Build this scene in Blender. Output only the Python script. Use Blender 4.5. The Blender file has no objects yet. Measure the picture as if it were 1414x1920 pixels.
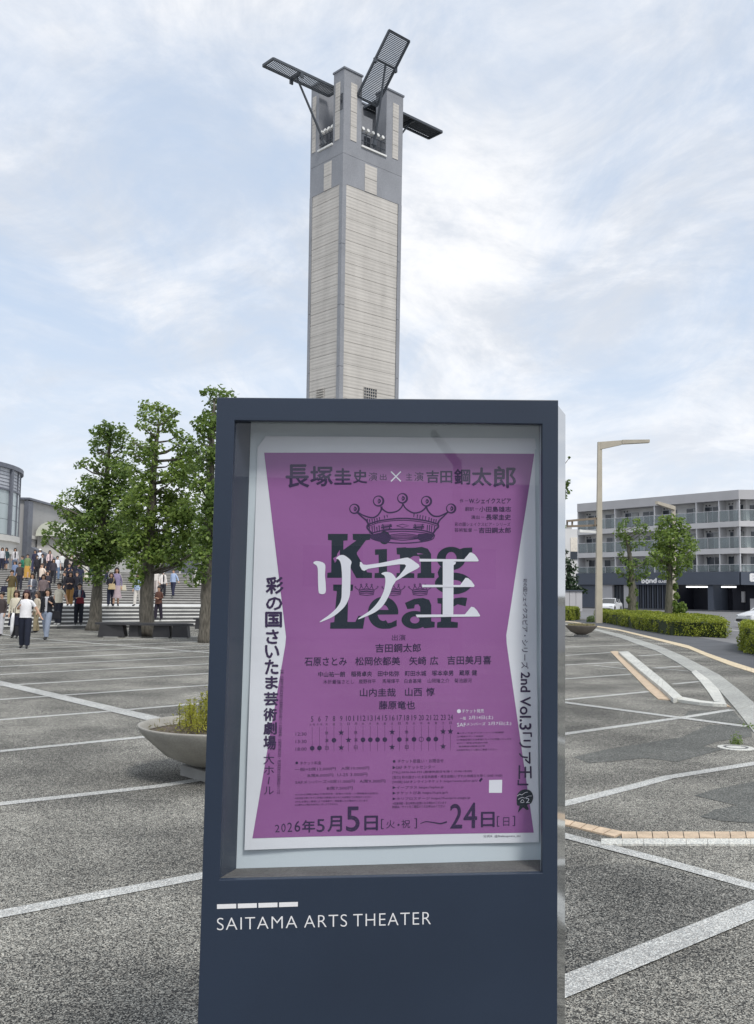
import bpy, bmesh, math, random
import numpy as np
from mathutils import Vector, Matrix, noise

random.seed(7)
RNG = np.random.default_rng(11)
S = bpy.context.scene
COL = S.collection

# ------------------------------------------------------------------ camera
F_PX, CX, CY = 1790.0, 707.0, 960.0          # the photograph is 1414 x 1920
PITCH = math.atan(154 / F_PX)
ROLL = 0.014
EYE = Vector((0, 0, 1.6))
_f = Vector((0, math.cos(PITCH), math.sin(PITCH)))
_u = Vector((0, -math.sin(PITCH), math.cos(PITCH)))
_r = Vector((1, 0, 0))
R_ = _r * math.cos(ROLL) + _u * math.sin(ROLL)
U_ = -_r * math.sin(ROLL) + _u * math.cos(ROLL)
cam_d = bpy.data.cameras.new('camera')
cam_d.sensor_fit = 'VERTICAL'; cam_d.sensor_height = 36; cam_d.sensor_width = 36
cam_d.lens = F_PX / 1920 * 36
cam_d.clip_start = 0.05; cam_d.clip_end = 5000
cam = bpy.data.objects.new('camera', cam_d); COL.objects.link(cam)
cam.matrix_world = Matrix(((R_.x, U_.x, -_f.x, EYE.x), (R_.y, U_.y, -_f.y, EYE.y), (R_.z, U_.z, -_f.z, EYE.z), (0, 0, 0, 1)))
S.camera = cam

# ------------------------------------------------------------------ sky and sun
SUN_EL, SUN_AZ = math.radians(52), math.radians(152)   # azimuth clockwise from +Y
w = bpy.data.worlds.new('World'); S.world = w; w.use_nodes = True
nt = w.node_tree; N = nt.nodes; L = nt.links
for n in list(N): N.remove(n)
def wn(t, **k):
    n = N.new(t)
    for a, b in k.items(): setattr(n, a, b)
    return n
out = wn('ShaderNodeOutputWorld'); bg = wn('ShaderNodeBackground'); bg.inputs[1].default_value = 0.1
sky = wn('ShaderNodeTexSky', sky_type='NISHITA', sun_disc=False, sun_elevation=SUN_EL, sun_rotation=SUN_AZ)
sky.air_density = 1.0; sky.dust_density = 2.5; sky.ozone_density = 1.5
tc = wn('ShaderNodeTexCoord'); sep = wn('ShaderNodeSeparateXYZ'); L.new(tc.outputs['Generated'], sep.inputs[0])
def mth(op, a, b=None, c=None, clamp=False):
    n = wn('ShaderNodeMath', operation=op); n.use_clamp = clamp
    for i, v in enumerate((a, b, c)):
        if v is None: continue
        if isinstance(v, (int, float)): n.inputs[i].default_value = v
        else: L.new(v, n.inputs[i])
    return n.outputs[0]
zc = mth('ADD', mth('MAXIMUM', sep.outputs[2], 0.0), 0.22)
cmb = wn('ShaderNodeCombineXYZ'); L.new(mth('DIVIDE', sep.outputs[0], zc), cmb.inputs[0]); L.new(mth('DIVIDE', sep.outputs[1], zc), cmb.inputs[1])
def noi(scale, detail, rough, loc=(0, 0, 0), dist=0.0, stretch=(1, 1, 1)):
    mp = wn('ShaderNodeMapping'); L.new(cmb.outputs[0], mp.inputs[0]); mp.inputs['Location'].default_value = loc; mp.inputs['Scale'].default_value = stretch
    n = wn('ShaderNodeTexNoise'); n.inputs['Scale'].default_value = scale; n.inputs['Detail'].default_value = detail
    n.inputs['Roughness'].default_value = rough; n.inputs['Distortion'].default_value = dist
    L.new(mp.outputs[0], n.inputs['Vector']); return n.outputs[0]
n1 = noi(1.1, 6, 0.56, (3.1, 1.7, 0), 0.35, (1.0, .75, 1))
n2 = noi(3.2, 9, 0.66, (7.3, 2.2, 0), 0.6, (1, .6, 1))
nn = mth('ADD', mth('MULTIPLY', n1, 0.6), mth('MULTIPLY', n2, 0.4))
cover = wn('ShaderNodeMapRange', interpolation_type='SMOOTHSTEP'); L.new(nn, cover.inputs[0])
cover.inputs[1].default_value = 0.34; cover.inputs[2].default_value = 0.58
n3 = noi(2.3, 8, 0.66, (1.3, 9.2, 0), 0.5)
shade = wn('ShaderNodeMapRange', interpolation_type='SMOOTHSTEP'); L.new(n3, shade.inputs[0])
shade.inputs[1].default_value = 0.38; shade.inputs[2].default_value = 0.64
cc = wn('ShaderNodeMix', data_type='RGBA'); L.new(shade.outputs[0], cc.inputs[0])
cc.inputs[6].default_value = (4.5, 4.8, 5.3, 1); cc.inputs[7].default_value = (6.45, 6.5, 6.65, 1)
thin = wn('ShaderNodeMix', data_type='RGBA'); thin.inputs[0].default_value = 0.75      # thin high veil over the blue
L.new(sky.outputs[0], thin.inputs[6]); thin.inputs[7].default_value = (4.2, 4.95, 6.05, 1)
mx = wn('ShaderNodeMix', data_type='RGBA'); L.new(cover.outputs[0], mx.inputs[0]); L.new(thin.outputs[2], mx.inputs[6]); L.new(cc.outputs[2], mx.inputs[7])
hz = wn('ShaderNodeMapRange', interpolation_type='SMOOTHSTEP'); L.new(sep.outputs[2], hz.inputs[0])
hz.inputs[1].default_value = 0.34; hz.inputs[2].default_value = 0.0; hz.inputs[3].default_value = 0.0; hz.inputs[4].default_value = 0.55   # bright low haze all round
hm = wn('ShaderNodeMix', data_type='RGBA'); L.new(hz.outputs[0], hm.inputs[0]); L.new(mx.outputs[2], hm.inputs[6]); hm.inputs[7].default_value = (5.7, 6.0, 6.5, 1)
L.new(hm.outputs[2], bg.inputs[0]); L.new(bg.outputs[0], out.inputs[0])

sd = bpy.data.lights.new('sun', 'SUN'); sd.energy = 1.5; sd.angle = math.radians(14); sd.color = (1, .96, .9)
so = bpy.data.objects.new('sun', sd); COL.objects.link(so)
sdir = Vector((math.sin(SUN_AZ) * math.cos(SUN_EL), math.cos(SUN_AZ) * math.cos(SUN_EL), math.sin(SUN_EL)))
so.rotation_euler = sdir.to_track_quat('Z', 'Y').to_euler(); so.location = (20, -20, 40)
S.view_settings.view_transform = 'Standard'; S.view_settings.look = 'None'; S.view_settings.gamma = 1
S.view_settings.exposure = 0.66; S.view_settings.use_curve_mapping = False
S.cycles.max_bounces = 8; S.cycles.transparent_max_bounces = 16

# ------------------------------------------------------------------ surveying helpers: photo point -> place
def ray(x, y): return _f + R_ * ((x - CX) / F_PX) - U_ * ((y - CY) / F_PX)
def G(x, y, z=0.0):
    d = ray(x, y); t = (z - EYE.z) / d.z; return EYE + d * t
def at(x, y, Y):
    d = ray(x, y); return EYE + d * (Y / d.y)
def hit(x, y, p, n):
    d = ray(x, y); return EYE + d * ((p - EYE).dot(n) / d.dot(n))

# ------------------------------------------------------------------ materials
def newmat(name):
    m = bpy.data.materials.new(name); m.use_nodes = True
    return m, m.node_tree.nodes, m.node_tree.links, m.node_tree.nodes['Principled BSDF']
def pm(name, col, rough=.7, var=.12, scale=4., metal=0., bump=0., bscale=60., spec=.5, fine=0., fscale=80., coord='Object'):
    m, n, l, b = newmat(name)
    b.inputs['Roughness'].default_value = rough; b.inputs['Metallic'].default_value = metal
    b.inputs['Specular IOR Level'].default_value = spec
    tcn = n.new('ShaderNodeTexCoord'); nz = n.new('ShaderNodeTexNoise'); nz.inputs['Scale'].default_value = scale; nz.inputs['Detail'].default_value = 6
    l.new(tcn.outputs[coord], nz.inputs['Vector'])
    rp = n.new('ShaderNodeMapRange'); rp.inputs[1].default_value = .3; rp.inputs[2].default_value = .7
    rp.inputs[3].default_value = 1 - var; rp.inputs[4].default_value = 1 + var; l.new(nz.outputs[0], rp.inputs[0])
    last = rp.outputs[0]
    if fine:
        f = n.new('ShaderNodeTexNoise'); f.inputs['Scale'].default_value = fscale; f.inputs['Detail'].default_value = 3
        l.new(tcn.outputs[coord], f.inputs['Vector'])
        r2 = n.new('ShaderNodeMapRange'); r2.inputs[1].default_value = .35; r2.inputs[2].default_value = .65
        r2.inputs[3].default_value = 1 - fine; r2.inputs[4].default_value = 1 + fine; l.new(f.outputs[0], r2.inputs[0])
        mu = n.new('ShaderNodeMath'); mu.operation = 'MULTIPLY'; l.new(last, mu.inputs[0]); l.new(r2.outputs[0], mu.inputs[1]); last = mu.outputs[0]
    sc = n.new('ShaderNodeVectorMath'); sc.operation = 'SCALE'; sc.inputs[0].default_value = col[:3]; l.new(last, sc.inputs['Scale'])
    l.new(sc.outputs[0], b.inputs['Base Color'])
    if bump:
        bz = n.new('ShaderNodeTexNoise'); bz.inputs['Scale'].default_value = bscale; bz.inputs['Detail'].default_value = 4
        l.new(tcn.outputs[coord], bz.inputs['Vector'])
        bu = n.new('ShaderNodeBump'); bu.inputs['Strength'].default_value = bump; bu.inputs['Distance'].default_value = .02
        l.new(bz.outputs[0], bu.inputs['Height']); l.new(bu.outputs[0], b.inputs['Normal'])
    return m
def aggregate(name, dark, light, mid=.5, cells=120., tint=(1, 1, .97), contrast=1.0):
    """exposed-aggregate asphalt: pale stone chips in dark binder, worn unevenly"""
    m, n, l, b = newmat(name); b.inputs['Roughness'].default_value = .95; b.inputs['Specular IOR Level'].default_value = .08
    tcn = n.new('ShaderNodeTexCoord')
    v = n.new('ShaderNodeTexVoronoi'); v.inputs['Scale'].default_value = cells; l.new(tcn.outputs['Object'], v.inputs['Vector'])
    sp = n.new('ShaderNodeSeparateColor'); l.new(v.outputs['Color'], sp.inputs[0])
    wear = n.new('ShaderNodeTexNoise'); wear.inputs['Scale'].default_value = .55; wear.inputs['Detail'].default_value = 5; wear.inputs['Roughness'].default_value = .6
    l.new(tcn.outputs['Object'], wear.inputs['Vector'])
    wr = n.new('ShaderNodeMapRange'); wr.inputs[1].default_value = .3; wr.inputs[2].default_value = .7; wr.inputs[3].default_value = -.24; wr.inputs[4].default_value = .20
    l.new(wear.outputs[0], wr.inputs[0])
    med = n.new('ShaderNodeTexNoise'); med.inputs['Scale'].default_value = 22; med.inputs['Detail'].default_value = 3; l.new(tcn.outputs['Object'], med.inputs['Vector'])
    mr = n.new('ShaderNodeMapRange'); mr.inputs[1].default_value = .3; mr.inputs[2].default_value = .7; mr.inputs[3].default_value = -.08; mr.inputs[4].default_value = .08
    l.new(med.outputs[0], mr.inputs[0])
    a1 = n.new('ShaderNodeMath'); l.new(sp.outputs[0], a1.inputs[0]); l.new(wr.outputs[0], a1.inputs[1])
    a2 = n.new('ShaderNodeMath'); l.new(a1.outputs[0], a2.inputs[0]); l.new(mr.outputs[0], a2.inputs[1])
    r = n.new('ShaderNodeMapRange'); r.inputs[1].default_value = mid - .42 / contrast; r.inputs[2].default_value = mid + .5 / contrast
    l.new(a2.outputs[0], r.inputs[0])
    pw = n.new('ShaderNodeMath'); pw.operation = 'POWER'; pw.inputs[1].default_value = 1.7; l.new(r.outputs[0], pw.inputs[0])
    mixc = n.new('ShaderNodeMix'); mixc.data_type = 'RGBA'; l.new(pw.outputs[0], mixc.inputs[0])
    mixc.inputs[6].default_value = (*dark, 1); mixc.inputs[7].default_value = (light[0] * tint[0], light[1] * tint[1], light[2] * tint[2], 1)
    hue = n.new('ShaderNodeMix'); hue.data_type = 'RGBA'; hue.blend_type = 'MULTIPLY'; hue.inputs[0].default_value = .5
    l.new(mixc.outputs[2], hue.inputs[6])
    h2 = n.new('ShaderNodeMix'); h2.data_type = 'RGBA'; l.new(sp.outputs[1], h2.inputs[0]); h2.inputs[6].default_value = (1, .93, .84, 1); h2.inputs[7].default_value = (.93, 1, 1.0, 1)
    l.new(h2.outputs[2], hue.inputs[7]); l.new(hue.outputs[2], b.inputs['Base Color'])
    bu = n.new('ShaderNodeBump'); bu.inputs['Strength'].default_value = .5; bu.inputs['Distance'].default_value = .004
    l.new(v.outputs['Distance'], bu.inputs['Height']); l.new(bu.outputs[0], b.inputs['Normal'])
    return m
def leafmat(name, c0, c1, trans=.35):
    m = bpy.data.materials.new(name); m.use_nodes = True; n = m.node_tree.nodes; l = m.node_tree.links
    b = n['Principled BSDF']; o = n['Material Output']
    g = n.new('ShaderNodeNewGeometry'); tcn = n.new('ShaderNodeTexCoord'); nz = n.new('ShaderNodeTexNoise'); nz.inputs['Scale'].default_value = 1.3
    l.new(tcn.outputs['Object'], nz.inputs['Vector'])
    ad = n.new('ShaderNodeMath'); ad.operation = 'MULTIPLY_ADD'; l.new(g.outputs['Random Per Island'], ad.inputs[0]); ad.inputs[1].default_value = .7
    s = n.new('ShaderNodeMapRange'); s.inputs[1].default_value = .35; s.inputs[2].default_value = .65; s.inputs[4].default_value = .3; l.new(nz.outputs[0], s.inputs[0]); l.new(s.outputs[0], ad.inputs[2])
    mixc = n.new('ShaderNodeMix'); mixc.data_type = 'RGBA'; l.new(ad.outputs[0], mixc.inputs[0]); mixc.inputs[6].default_value = (*c0, 1); mixc.inputs[7].default_value = (*c1, 1)
    l.new(mixc.outputs[2], b.inputs['Base Color']); b.inputs['Roughness'].default_value = .45; b.inputs['Specular IOR Level'].default_value = .4
    t = n.new('ShaderNodeBsdfTranslucent'); l.new(mixc.outputs[2], t.inputs[0])
    ms = n.new('ShaderNodeMixShader'); ms.inputs[0].default_value = trans; l.new(b.outputs[0], ms.inputs[1]); l.new(t.outputs[0], ms.inputs[2]); l.new(ms.outputs[0], o.inputs[0])
    return m
def glassmat(name, tint=(.95, .97, .97), refl=.08, rough=.0, opacity=0.0, body=(.5, .55, .55)):
    """thin pane: clear with a share of mirror reflection growing at grazing view"""
    m = bpy.data.materials.new(name); m.use_nodes = True; n = m.node_tree.nodes; l = m.node_tree.links
    n.remove(n['Principled BSDF']); o = n['Material Output']
    tr = n.new('ShaderNodeBsdfTransparent'); tr.inputs[0].default_value = (*tint, 1)
    gl = n.new('ShaderNodeBsdfGlossy'); gl.inputs['Roughness'].default_value = rough
    lw = n.new('ShaderNodeLayerWeight'); lw.inputs[0].default_value = .5
    pw = n.new('ShaderNodeMath'); pw.operation = 'POWER'; pw.inputs[1].default_value = 4.5; l.new(lw.outputs['Facing'], pw.inputs[0])
    ad = n.new('ShaderNodeMath'); ad.operation = 'MULTIPLY_ADD'; l.new(pw.outputs[0], ad.inputs[0]); ad.inputs[1].default_value = .85; ad.inputs[2].default_value = refl; ad.use_clamp = True
    ms = n.new('ShaderNodeMixShader'); l.new(ad.outputs[0], ms.inputs[0]); l.new(tr.outputs[0], ms.inputs[1]); l.new(gl.outputs[0], ms.inputs[2])
    last = ms
    if opacity:
        df = n.new('ShaderNodeBsdfDiffuse'); df.inputs[0].default_value = (*body, 1)
        m2 = n.new('ShaderNodeMixShader'); m2.inputs[0].default_value = opacity; l.new(ms.outputs[0], m2.inputs[1]); l.new(df.outputs[0], m2.inputs[2]); last = m2
    l.new(last.outputs[0], o.inputs[0]); return m

# ------------------------------------------------------------------ mesh helpers
class MB:
    def __init__(s): s.v = []; s.f = []; s.m = []
    def add(s, vs, fs, mi=0):
        b = len(s.v); s.v += [tuple(p) for p in vs]; s.f += [tuple(b + i for i in f) for f in fs]; s.m += [mi] * len(fs); return s
    def quad(s, a, b, c, d, mi=0): return s.add([a, b, c, d], [(0, 1, 2, 3)], mi)
    def hexa(s, lo, hi, mi=0):
        n = len(lo); fs = [tuple(range(n))[::-1], tuple(range(n, 2 * n))] + [(i, (i + 1) % n, n + (i + 1) % n, n + i) for i in range(n)]
        return s.add(list(lo) + list(hi), fs, mi)
    def box(s, c, d, ax=None, mi=0):
        c = Vector(c); ex, ey, ez = ax or (Vector((1, 0, 0)), Vector((0, 1, 0)), Vector((0, 0, 1)))
        q = [(-1, -1), (1, -1), (1, 1), (-1, 1)]
        lo = [c + ex * (a * d[0] / 2) + ey * (b * d[1] / 2) - ez * (d[2] / 2) for a, b in q]
        return s.hexa(lo, [p + ez * d[2] for p in lo], mi)
    def tube(s, p, q, r0, r1=None, n=8, mi=0):
        return s.path([p, q], [r0, r0 if r1 is None else r1], n, mi)
    def path(s, pts, rs, n=8, mi=0, cap=True):
        pts = [Vector(p) for p in pts]; b = len(s.v); ref = None
        for i, p in enumerate(pts):
            t = (pts[min(i + 1, len(pts) - 1)] - pts[max(i - 1, 0)]).normalized()
            if ref is None: ref = t.orthogonal().normalized()
            a = (ref - t * ref.dot(t)).normalized(); ref = a; c = t.cross(a)
            s.v += [tuple(p + (a * math.cos(2 * math.pi * k / n) + c * math.sin(2 * math.pi * k / n)) * rs[i]) for k in range(n)]
        for i in range(len(pts) - 1):
            for k in range(n):
                s.f.append((b + i * n + k, b + i * n + (k + 1) % n, b + (i + 1) * n + (k + 1) % n, b + (i + 1) * n + k)); s.m.append(mi)
        if cap:
            s.f.append(tuple(b + k for k in range(n))[::-1]); s.f.append(tuple(b + (len(pts) - 1) * n + k for k in range(n))); s.m += [mi, mi]
        return s
    def lathe(s, prof, c=(0, 0, 0), n=32, mi=0):
        b = len(s.v); c = Vector(c)
        for r, z in prof: s.v += [(c.x + r * math.cos(2 * math.pi * k / n), c.y + r * math.sin(2 * math.pi * k / n), c.z + z) for k in range(n)]
        for i in range(len(prof) - 1):
            for k in range(n):
                s.f.append((b + i * n + k, b + i * n + (k + 1) % n, b + (i + 1) * n + (k + 1) % n, b + (i + 1) * n + k)); s.m.append(mi)
        return s
    def build(s, name, mats, parent=None, smooth=False, origin=None, **props):
        """vertices are in world space; they are stored relative to the thing they belong to"""
        if not isinstance(mats, (list, tuple)): mats = [mats]
        me = bpy.data.meshes.new(name)
        o0 = Vector(origin) if origin is not None else (wloc(parent) if parent else Vector((0, 0, 0)))
        me.from_pydata([(v[0] - o0.x, v[1] - o0.y, v[2] - o0.z) for v in s.v], [], s.f)
        for m in mats: me.materials.append(m)
        if len(mats) > 1: me.polygons.foreach_set('material_index', s.m)
        if smooth: me.shade_smooth()
        me.update()
        o = bpy.data.objects.new(name, me); COL.objects.link(o)
        if parent: o.parent = parent; o.location = o0 - wloc(parent)
        else: o.location = o0
        for k, v in props.items(): o[k] = v
        return o
def wloc(o):
    p = Vector(o.location)
    while o.parent: o = o.parent; p += Vector(o.location)
    return p
def thing(name, loc, label, cat, group=None):
    o = bpy.data.objects.new(name, None); COL.objects.link(o); o.location = loc; o.empty_display_size = .2
    o['label'] = label; o['category'] = cat
    if group: o['group'] = group
    return o
def tag(o, label, cat, group=None):
    o['label'] = label; o['category'] = cat
    if group: o['group'] = group
    return o
def bevel(o, wd=.01, seg=2):
    b = o.modifiers.new('bevel', 'BEVEL'); b.width = wd; b.segments = seg; b.limit_method = 'ANGLE'; b.angle_limit = math.radians(40); return o
def inst(o, parent=None, loc=None):
    c = o.copy(); COL.objects.link(c)
    if parent: c.parent = parent
    if loc is not None: c.location = loc
    return c
E41 = Vector((math.cos(math.radians(42)), math.sin(math.radians(42)), 0))   # the plaza's main direction
E131 = Vector((-E41.y, E41.x, 0))
# ================================================================== GROUND
M_asph = aggregate('aggregate_asphalt', (.035, .036, .038), (.60, .585, .55), mid=.545, cells=190)
M_asph_dark = aggregate('aggregate_dark', (.028, .030, .032), (.54, .53, .51), mid=.60, cells=185)
M_patch = aggregate('asphalt_repair', (.07, .073, .073), (.29, .295, .29), mid=.55, cells=150)
M_strip = aggregate('granite_strip', (.24, .245, .25), (.72, .73, .74), mid=.38, cells=190)
M_slab = aggregate('pale_slab', (.26, .265, .265), (.54, .55, .54), mid=.4, cells=120)
M_white = aggregate('white_granite', (.38, .39, .39), (.74, .74, .72), mid=.3, cells=140)
M_tile = pm('brick_tile', (.54, .42, .30), .8, .2, 9, fine=.12, bump=.2)
M_tact = pm('tactile_tile', (.62, .52, .36), .8, .15, 3, fine=.1)
M_side = pm('dark_paving', (.085, .09, .10), .85, .18, .8, fine=.15, fscale=30)
M_road = pm('road_asphalt', (.17, .17, .175), .85, .12, .4, fine=.2, fscale=60)
M_paint = pm('road_paint', (.7, .7, .68), .7, .1, 3)

def polygon(name, pts, mat, parent, z, lift=0.0, **p):
    b = MB(); lo = [Vector((q.x, q.y, z)) for q in pts]
    if lift: b.hexa([Vector((q.x, q.y, z)) for q in pts], [Vector((q.x, q.y, z + lift)) for q in pts])
    else: b.add(lo, [tuple(range(len(lo)))])
    o = b.build(name, mat, parent, **p)
    me = o.data
    if me.polygons[0].normal.z < 0 and not lift: me.flip_normals()
    return o
gnd = MB(); gnd.quad((-900, -60, 0), (900, -60, 0), (900, 1500, 0), (-900, 1500, 0))
plaza = gnd.build('plaza', M_asph, kind='structure')

def strip(pix, wid, z=.004, ext=(0, 0), mat=None, name='paving_strip'):
    """a flush stone strip laid through the surveyed points"""
    P = [G(*q) for q in pix]; P[0] = P[0] + (P[0] - P[1]).normalized() * ext[0]; P[-1] = P[-1] + (P[-1] - P[-2]).normalized() * ext[1]
    b = MB()
    for i, p in enumerate(P):
        t = (P[min(i + 1, len(P) - 1)] - P[max(i - 1, 0)]).normalized(); n = Vector((-t.y, t.x, 0)) * (wid / 2)
        for q in (p - n, p + n): b.v.append((q.x, q.y, z))
    for i in range(len(P) - 1): b.f.append((2 * i, 2 * i + 2, 2 * i + 3, 2 * i + 1)); b.m.append(0)
    return b.build(name, mat or M_strip, plaza)
strip([(0, 1715), (378, 1643), (1062, 1507), (1193, 1474), (1252, 1458), (1414, 1432)], .12, ext=(3, 3))
strip([(0, 1508), (295, 1475), (384, 1461), (1062, 1376), (1278, 1346), (1373, 1331)], .12, ext=(4, 0))
strip([(0, 1409), (262, 1383), (1062, 1312), (1217, 1297)], .12, ext=(6, 0))
strip([(0, 1350), (205, 1334), (368, 1320), (1062, 1273), (1185, 1264)], .12, ext=(8, 0))
strip([(0, 1312), (390, 1285), (1062, 1247), (1159, 1242)], .13, ext=(9, 0))
strip([(30, 1284), (390, 1263), (1062, 1229), (1146, 1223.5)], .14, ext=(3, 0))
strip([(0, 1265), (390, 1245), (1062, 1213.5), (1204, 1209)], .14, ext=(9, 0))
strip([(0, 1250), (390, 1231), (1062, 1196), (1167, 1195)], .15, ext=(9, 0))
strip([(0, 1238), (390, 1220)], .15, ext=(9, 9))
strip([(0, 1227), (390, 1210)], .15, ext=(9, 9))
strip([(0, 1218), (380, 1203)], .15, ext=(9, 9))
strip([(0, 1209), (250, 1199)], .15, ext=(9, 3))
strip([(1262, 1283), (1312, 1278)], .12)
strip([(1198, 1230), (1245, 1227)], .14)
strip([(1224, 1253), (1280, 1249)], .13)
strip([(1062, 1850), (1414, 1707)], .155, .007, ext=(1.0, 3))
strip([(1062, 1569), (1236, 1614), (1414, 1664)], .12, .006, ext=(.9, 2))
strip([(0, 1281), (214, 1331), (312, 1354), (384, 1372)], .27, .007, ext=(6, 1.2))
strip([(0, 1189), (59, 1197), (392, 1224), (1062, 1318), (1273, 1346), (1402, 1363)], .17, .0065, ext=(3, 0))
strip([(1114, 1248), (1175, 1255)], .1, .009)
strip([(1226, 1253), (1290, 1259)], .1, .009)

z7 = lambda x, y: (1040 + x / 3.781, 1150 + y / 3.781)
z8 = lambda x, y: (1040 + x / 3.781, 1450 + y / 3.781)
polygon('asphalt_patch', [G(*z7(*q)) for q in [(130, 1020), (370, 965), (900, 880), (1100, 790), (1390, 805), (1400, 875), (1180, 905), (1050, 945), (1200, 965), (870, 1055), (640, 1028), (250, 1065)]], M_patch, plaza, .003)
polygon('asphalt_patch', [G(*z8(*q)) for q in [(990, 160), (1130, 115), (1414, 60), (1900, -40), (1900, 400), (1414, 355), (1180, 340), (1030, 310), (1130, 262), (1290, 230)]], M_patch, plaza, .003)
polygon('asphalt_patch', [G(*z8(*q)) for q in [(-200, 660), (85, 670), (500, 640), (800, 690), (1300, 800), (1600, 880), (1414, 950), (85, 1480), (-200, 1600)]], M_asph_dark, plaza, .003)
polygon('asphalt_patch', [G(*z7(*q)) for q in [(950, 690), (1262, 690), (1360, 790), (910, 738)]], M_patch, plaza, .003)
# pale stone edging and brick tiles near the right edge of the frame
for i in range(13):
    x0 = 1127 + i * 40; b = MB(); g = 1.2
    b.hexa([G(x0 + .3, 1586, .0), G(x0 + 39.6, 1586, .0), G(x0 + 39.6, 1575.5, .0), G(x0 + .3, 1575.5, .0)], [G(x0 + .3, 1586, .0) + Vector((0, 0, .012)), G(x0 + 39.6, 1586, .0) + Vector((0, 0, .012)), G(x0 + 39.6, 1575.5) + Vector((0, 0, .012)), G(x0 + .3, 1575.5) + Vector((0, 0, .012))])
    b.build('edging_stone', M_white, plaza)
Z1 = Vector((0, 0, 1))
for i in range(13):
    x0 = 1166 + i * 29.2; q = [G(x0 + .8, 1573.8), G(x0 + 28.4, 1573.8), G(x0 + 26.4, 1562), G(x0 - 1.0, 1562)]
    MB().hexa(q, [p + Z1 * .011 for p in q]).build('brick_tile', M_tile, plaza)
A0, A1, B0, B1 = G(990, 1532), G(1153, 1571.5), G(990, 1524), G(1172, 1563)
for i in range(8):
    s0, s1 = i / 8 + .006, (i + 1) / 8 - .006; q = [A0.lerp(A1, s0), A0.lerp(A1, s1), B0.lerp(B1, s1), B0.lerp(B1, s0)]
    MB().hexa(q, [p + Z1 * .0115 for p in q]).build('brick_tile', M_tile, plaza)

def ribbon(Lp, Rp, step, name, mat, z0, th, gap=.006, parent=None, jit=0):
    """slabs laid one by one between two surveyed edges"""
    A = [G(*z7(*q)) for q in Lp]; B = [G(*z7(*q)) for q in Rp]
    def samp(P, u):
        d = [0]
        for i in range(1, len(P)): d.append(d[-1] + (P[i] - P[i - 1]).length)
        t = u * d[-1]
        for i in range(1, len(P)):
            if t <= d[i] + 1e-9: return P[i - 1].lerp(P[i], (t - d[i - 1]) / max(d[i] - d[i - 1], 1e-9))
        return P[-1]
    Ln = sum((A[i] - A[i - 1]).length for i in range(1, len(A))); n = max(1, int(Ln / step)); g = gap / Ln
    for i in range(n):
        u0, u1 = i / n + g, (i + 1) / n - g; dz = random.uniform(0, jit)
        q = [samp(A, u0), samp(A, u1), samp(B, u1), samp(B, u0)]
        lo = [Vector((p.x, p.y, z0)) for p in q]; MB().hexa(lo, [p + Z1 * (th + dz) for p in lo]).build(name, mat, parent or plaza)
ribbon([(-60, 60), (130, 84), (300, 112), (480, 152), (620, 195), (760, 240), (900, 300), (1040, 372), (1170, 440), (1300, 540), (1414, 640), (1560, 790)],
       [(-60, 70), (130, 94), (300, 126), (480, 180), (590, 222), (720, 268), (860, 345), (960, 410), (1100, 478), (1165, 545), (1290, 690), (1414, 850)], .62, 'paving_slab', M_slab, .002, .010, jit=.002)
ribbon([(-60, 40), (150, 62), (300, 90), (450, 113), (600, 148), (800, 195), (950, 230), (1080, 283), (1250, 343), (1414, 396), (1700, 500)],
       [(-60, 46), (150, 68), (300, 97), (450, 122), (600, 160), (800, 212), (950, 252), (1080, 308), (1250, 374), (1414, 425), (1700, 540)], .45, 'tactile_tile', M_tact, .004, .010)
# white stone margin inside the pale band
ribbon([(1000, 405), (1100, 478), (1165, 545), (1215, 640)], [(970, 420), (1035, 490), (1085, 555), (1132, 628)], .55, 'margin_stone', M_white, .003, .011)
# the low island: raised white kerb with a brick tile border
isl_tag = dict(kind='structure')
ribbon([(395, 272), (470, 350), (570, 452), (670, 555), (735, 612)], [(445, 270), (520, 330), (650, 440), (760, 530), (838, 604)], .3, 'brick_tile', M_tile, .002, .011, gap=.005)
ribbon([(735, 612), (900, 625), (1060, 640), (1250, 668)], [(838, 604), (960, 625), (1080, 637), (1215, 645)], .3, 'brick_tile', M_tile, .002, .012, gap=.005)
kerb = thing('raised_kerb', G(*z7(840, 600)), 'low raised kerb of white stones bordering the wedge shaped brick island in the plaza', 'kerb')
def kerbline(Lp, Rp, step, th):
    A = [G(*z7(*q), th) for q in Lp]; B = [G(*z7(*q), th) for q in Rp]
    for i in range(len(A) - 1):
        n = max(1, int((A[i + 1] - A[i]).length / step))
        for k in range(n):
            a, c = k / n + .004, (k + 1) / n - .004
            q = [A[i].lerp(A[i + 1], a), A[i].lerp(A[i + 1], c), B[i].lerp(B[i + 1], c), B[i].lerp(B[i + 1], a)]
            lo = [Vector((p.x, p.y, .001)) for p in q]
            MB().hexa(lo, [p + Z1 * th for p in lo]).build('kerb_stone', M_white, kerb)
kerbline([(452, 272), (600, 400), (760, 530), (842, 604)], [(520, 268), (640, 366), (770, 470), (905, 592)], .6, .07)
kerbline([(842, 606), (1020, 630), (1125, 640), (1222, 643)], [(912, 592), (1030, 616), (1128, 627), (1205, 632)], .6, .045)

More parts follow.
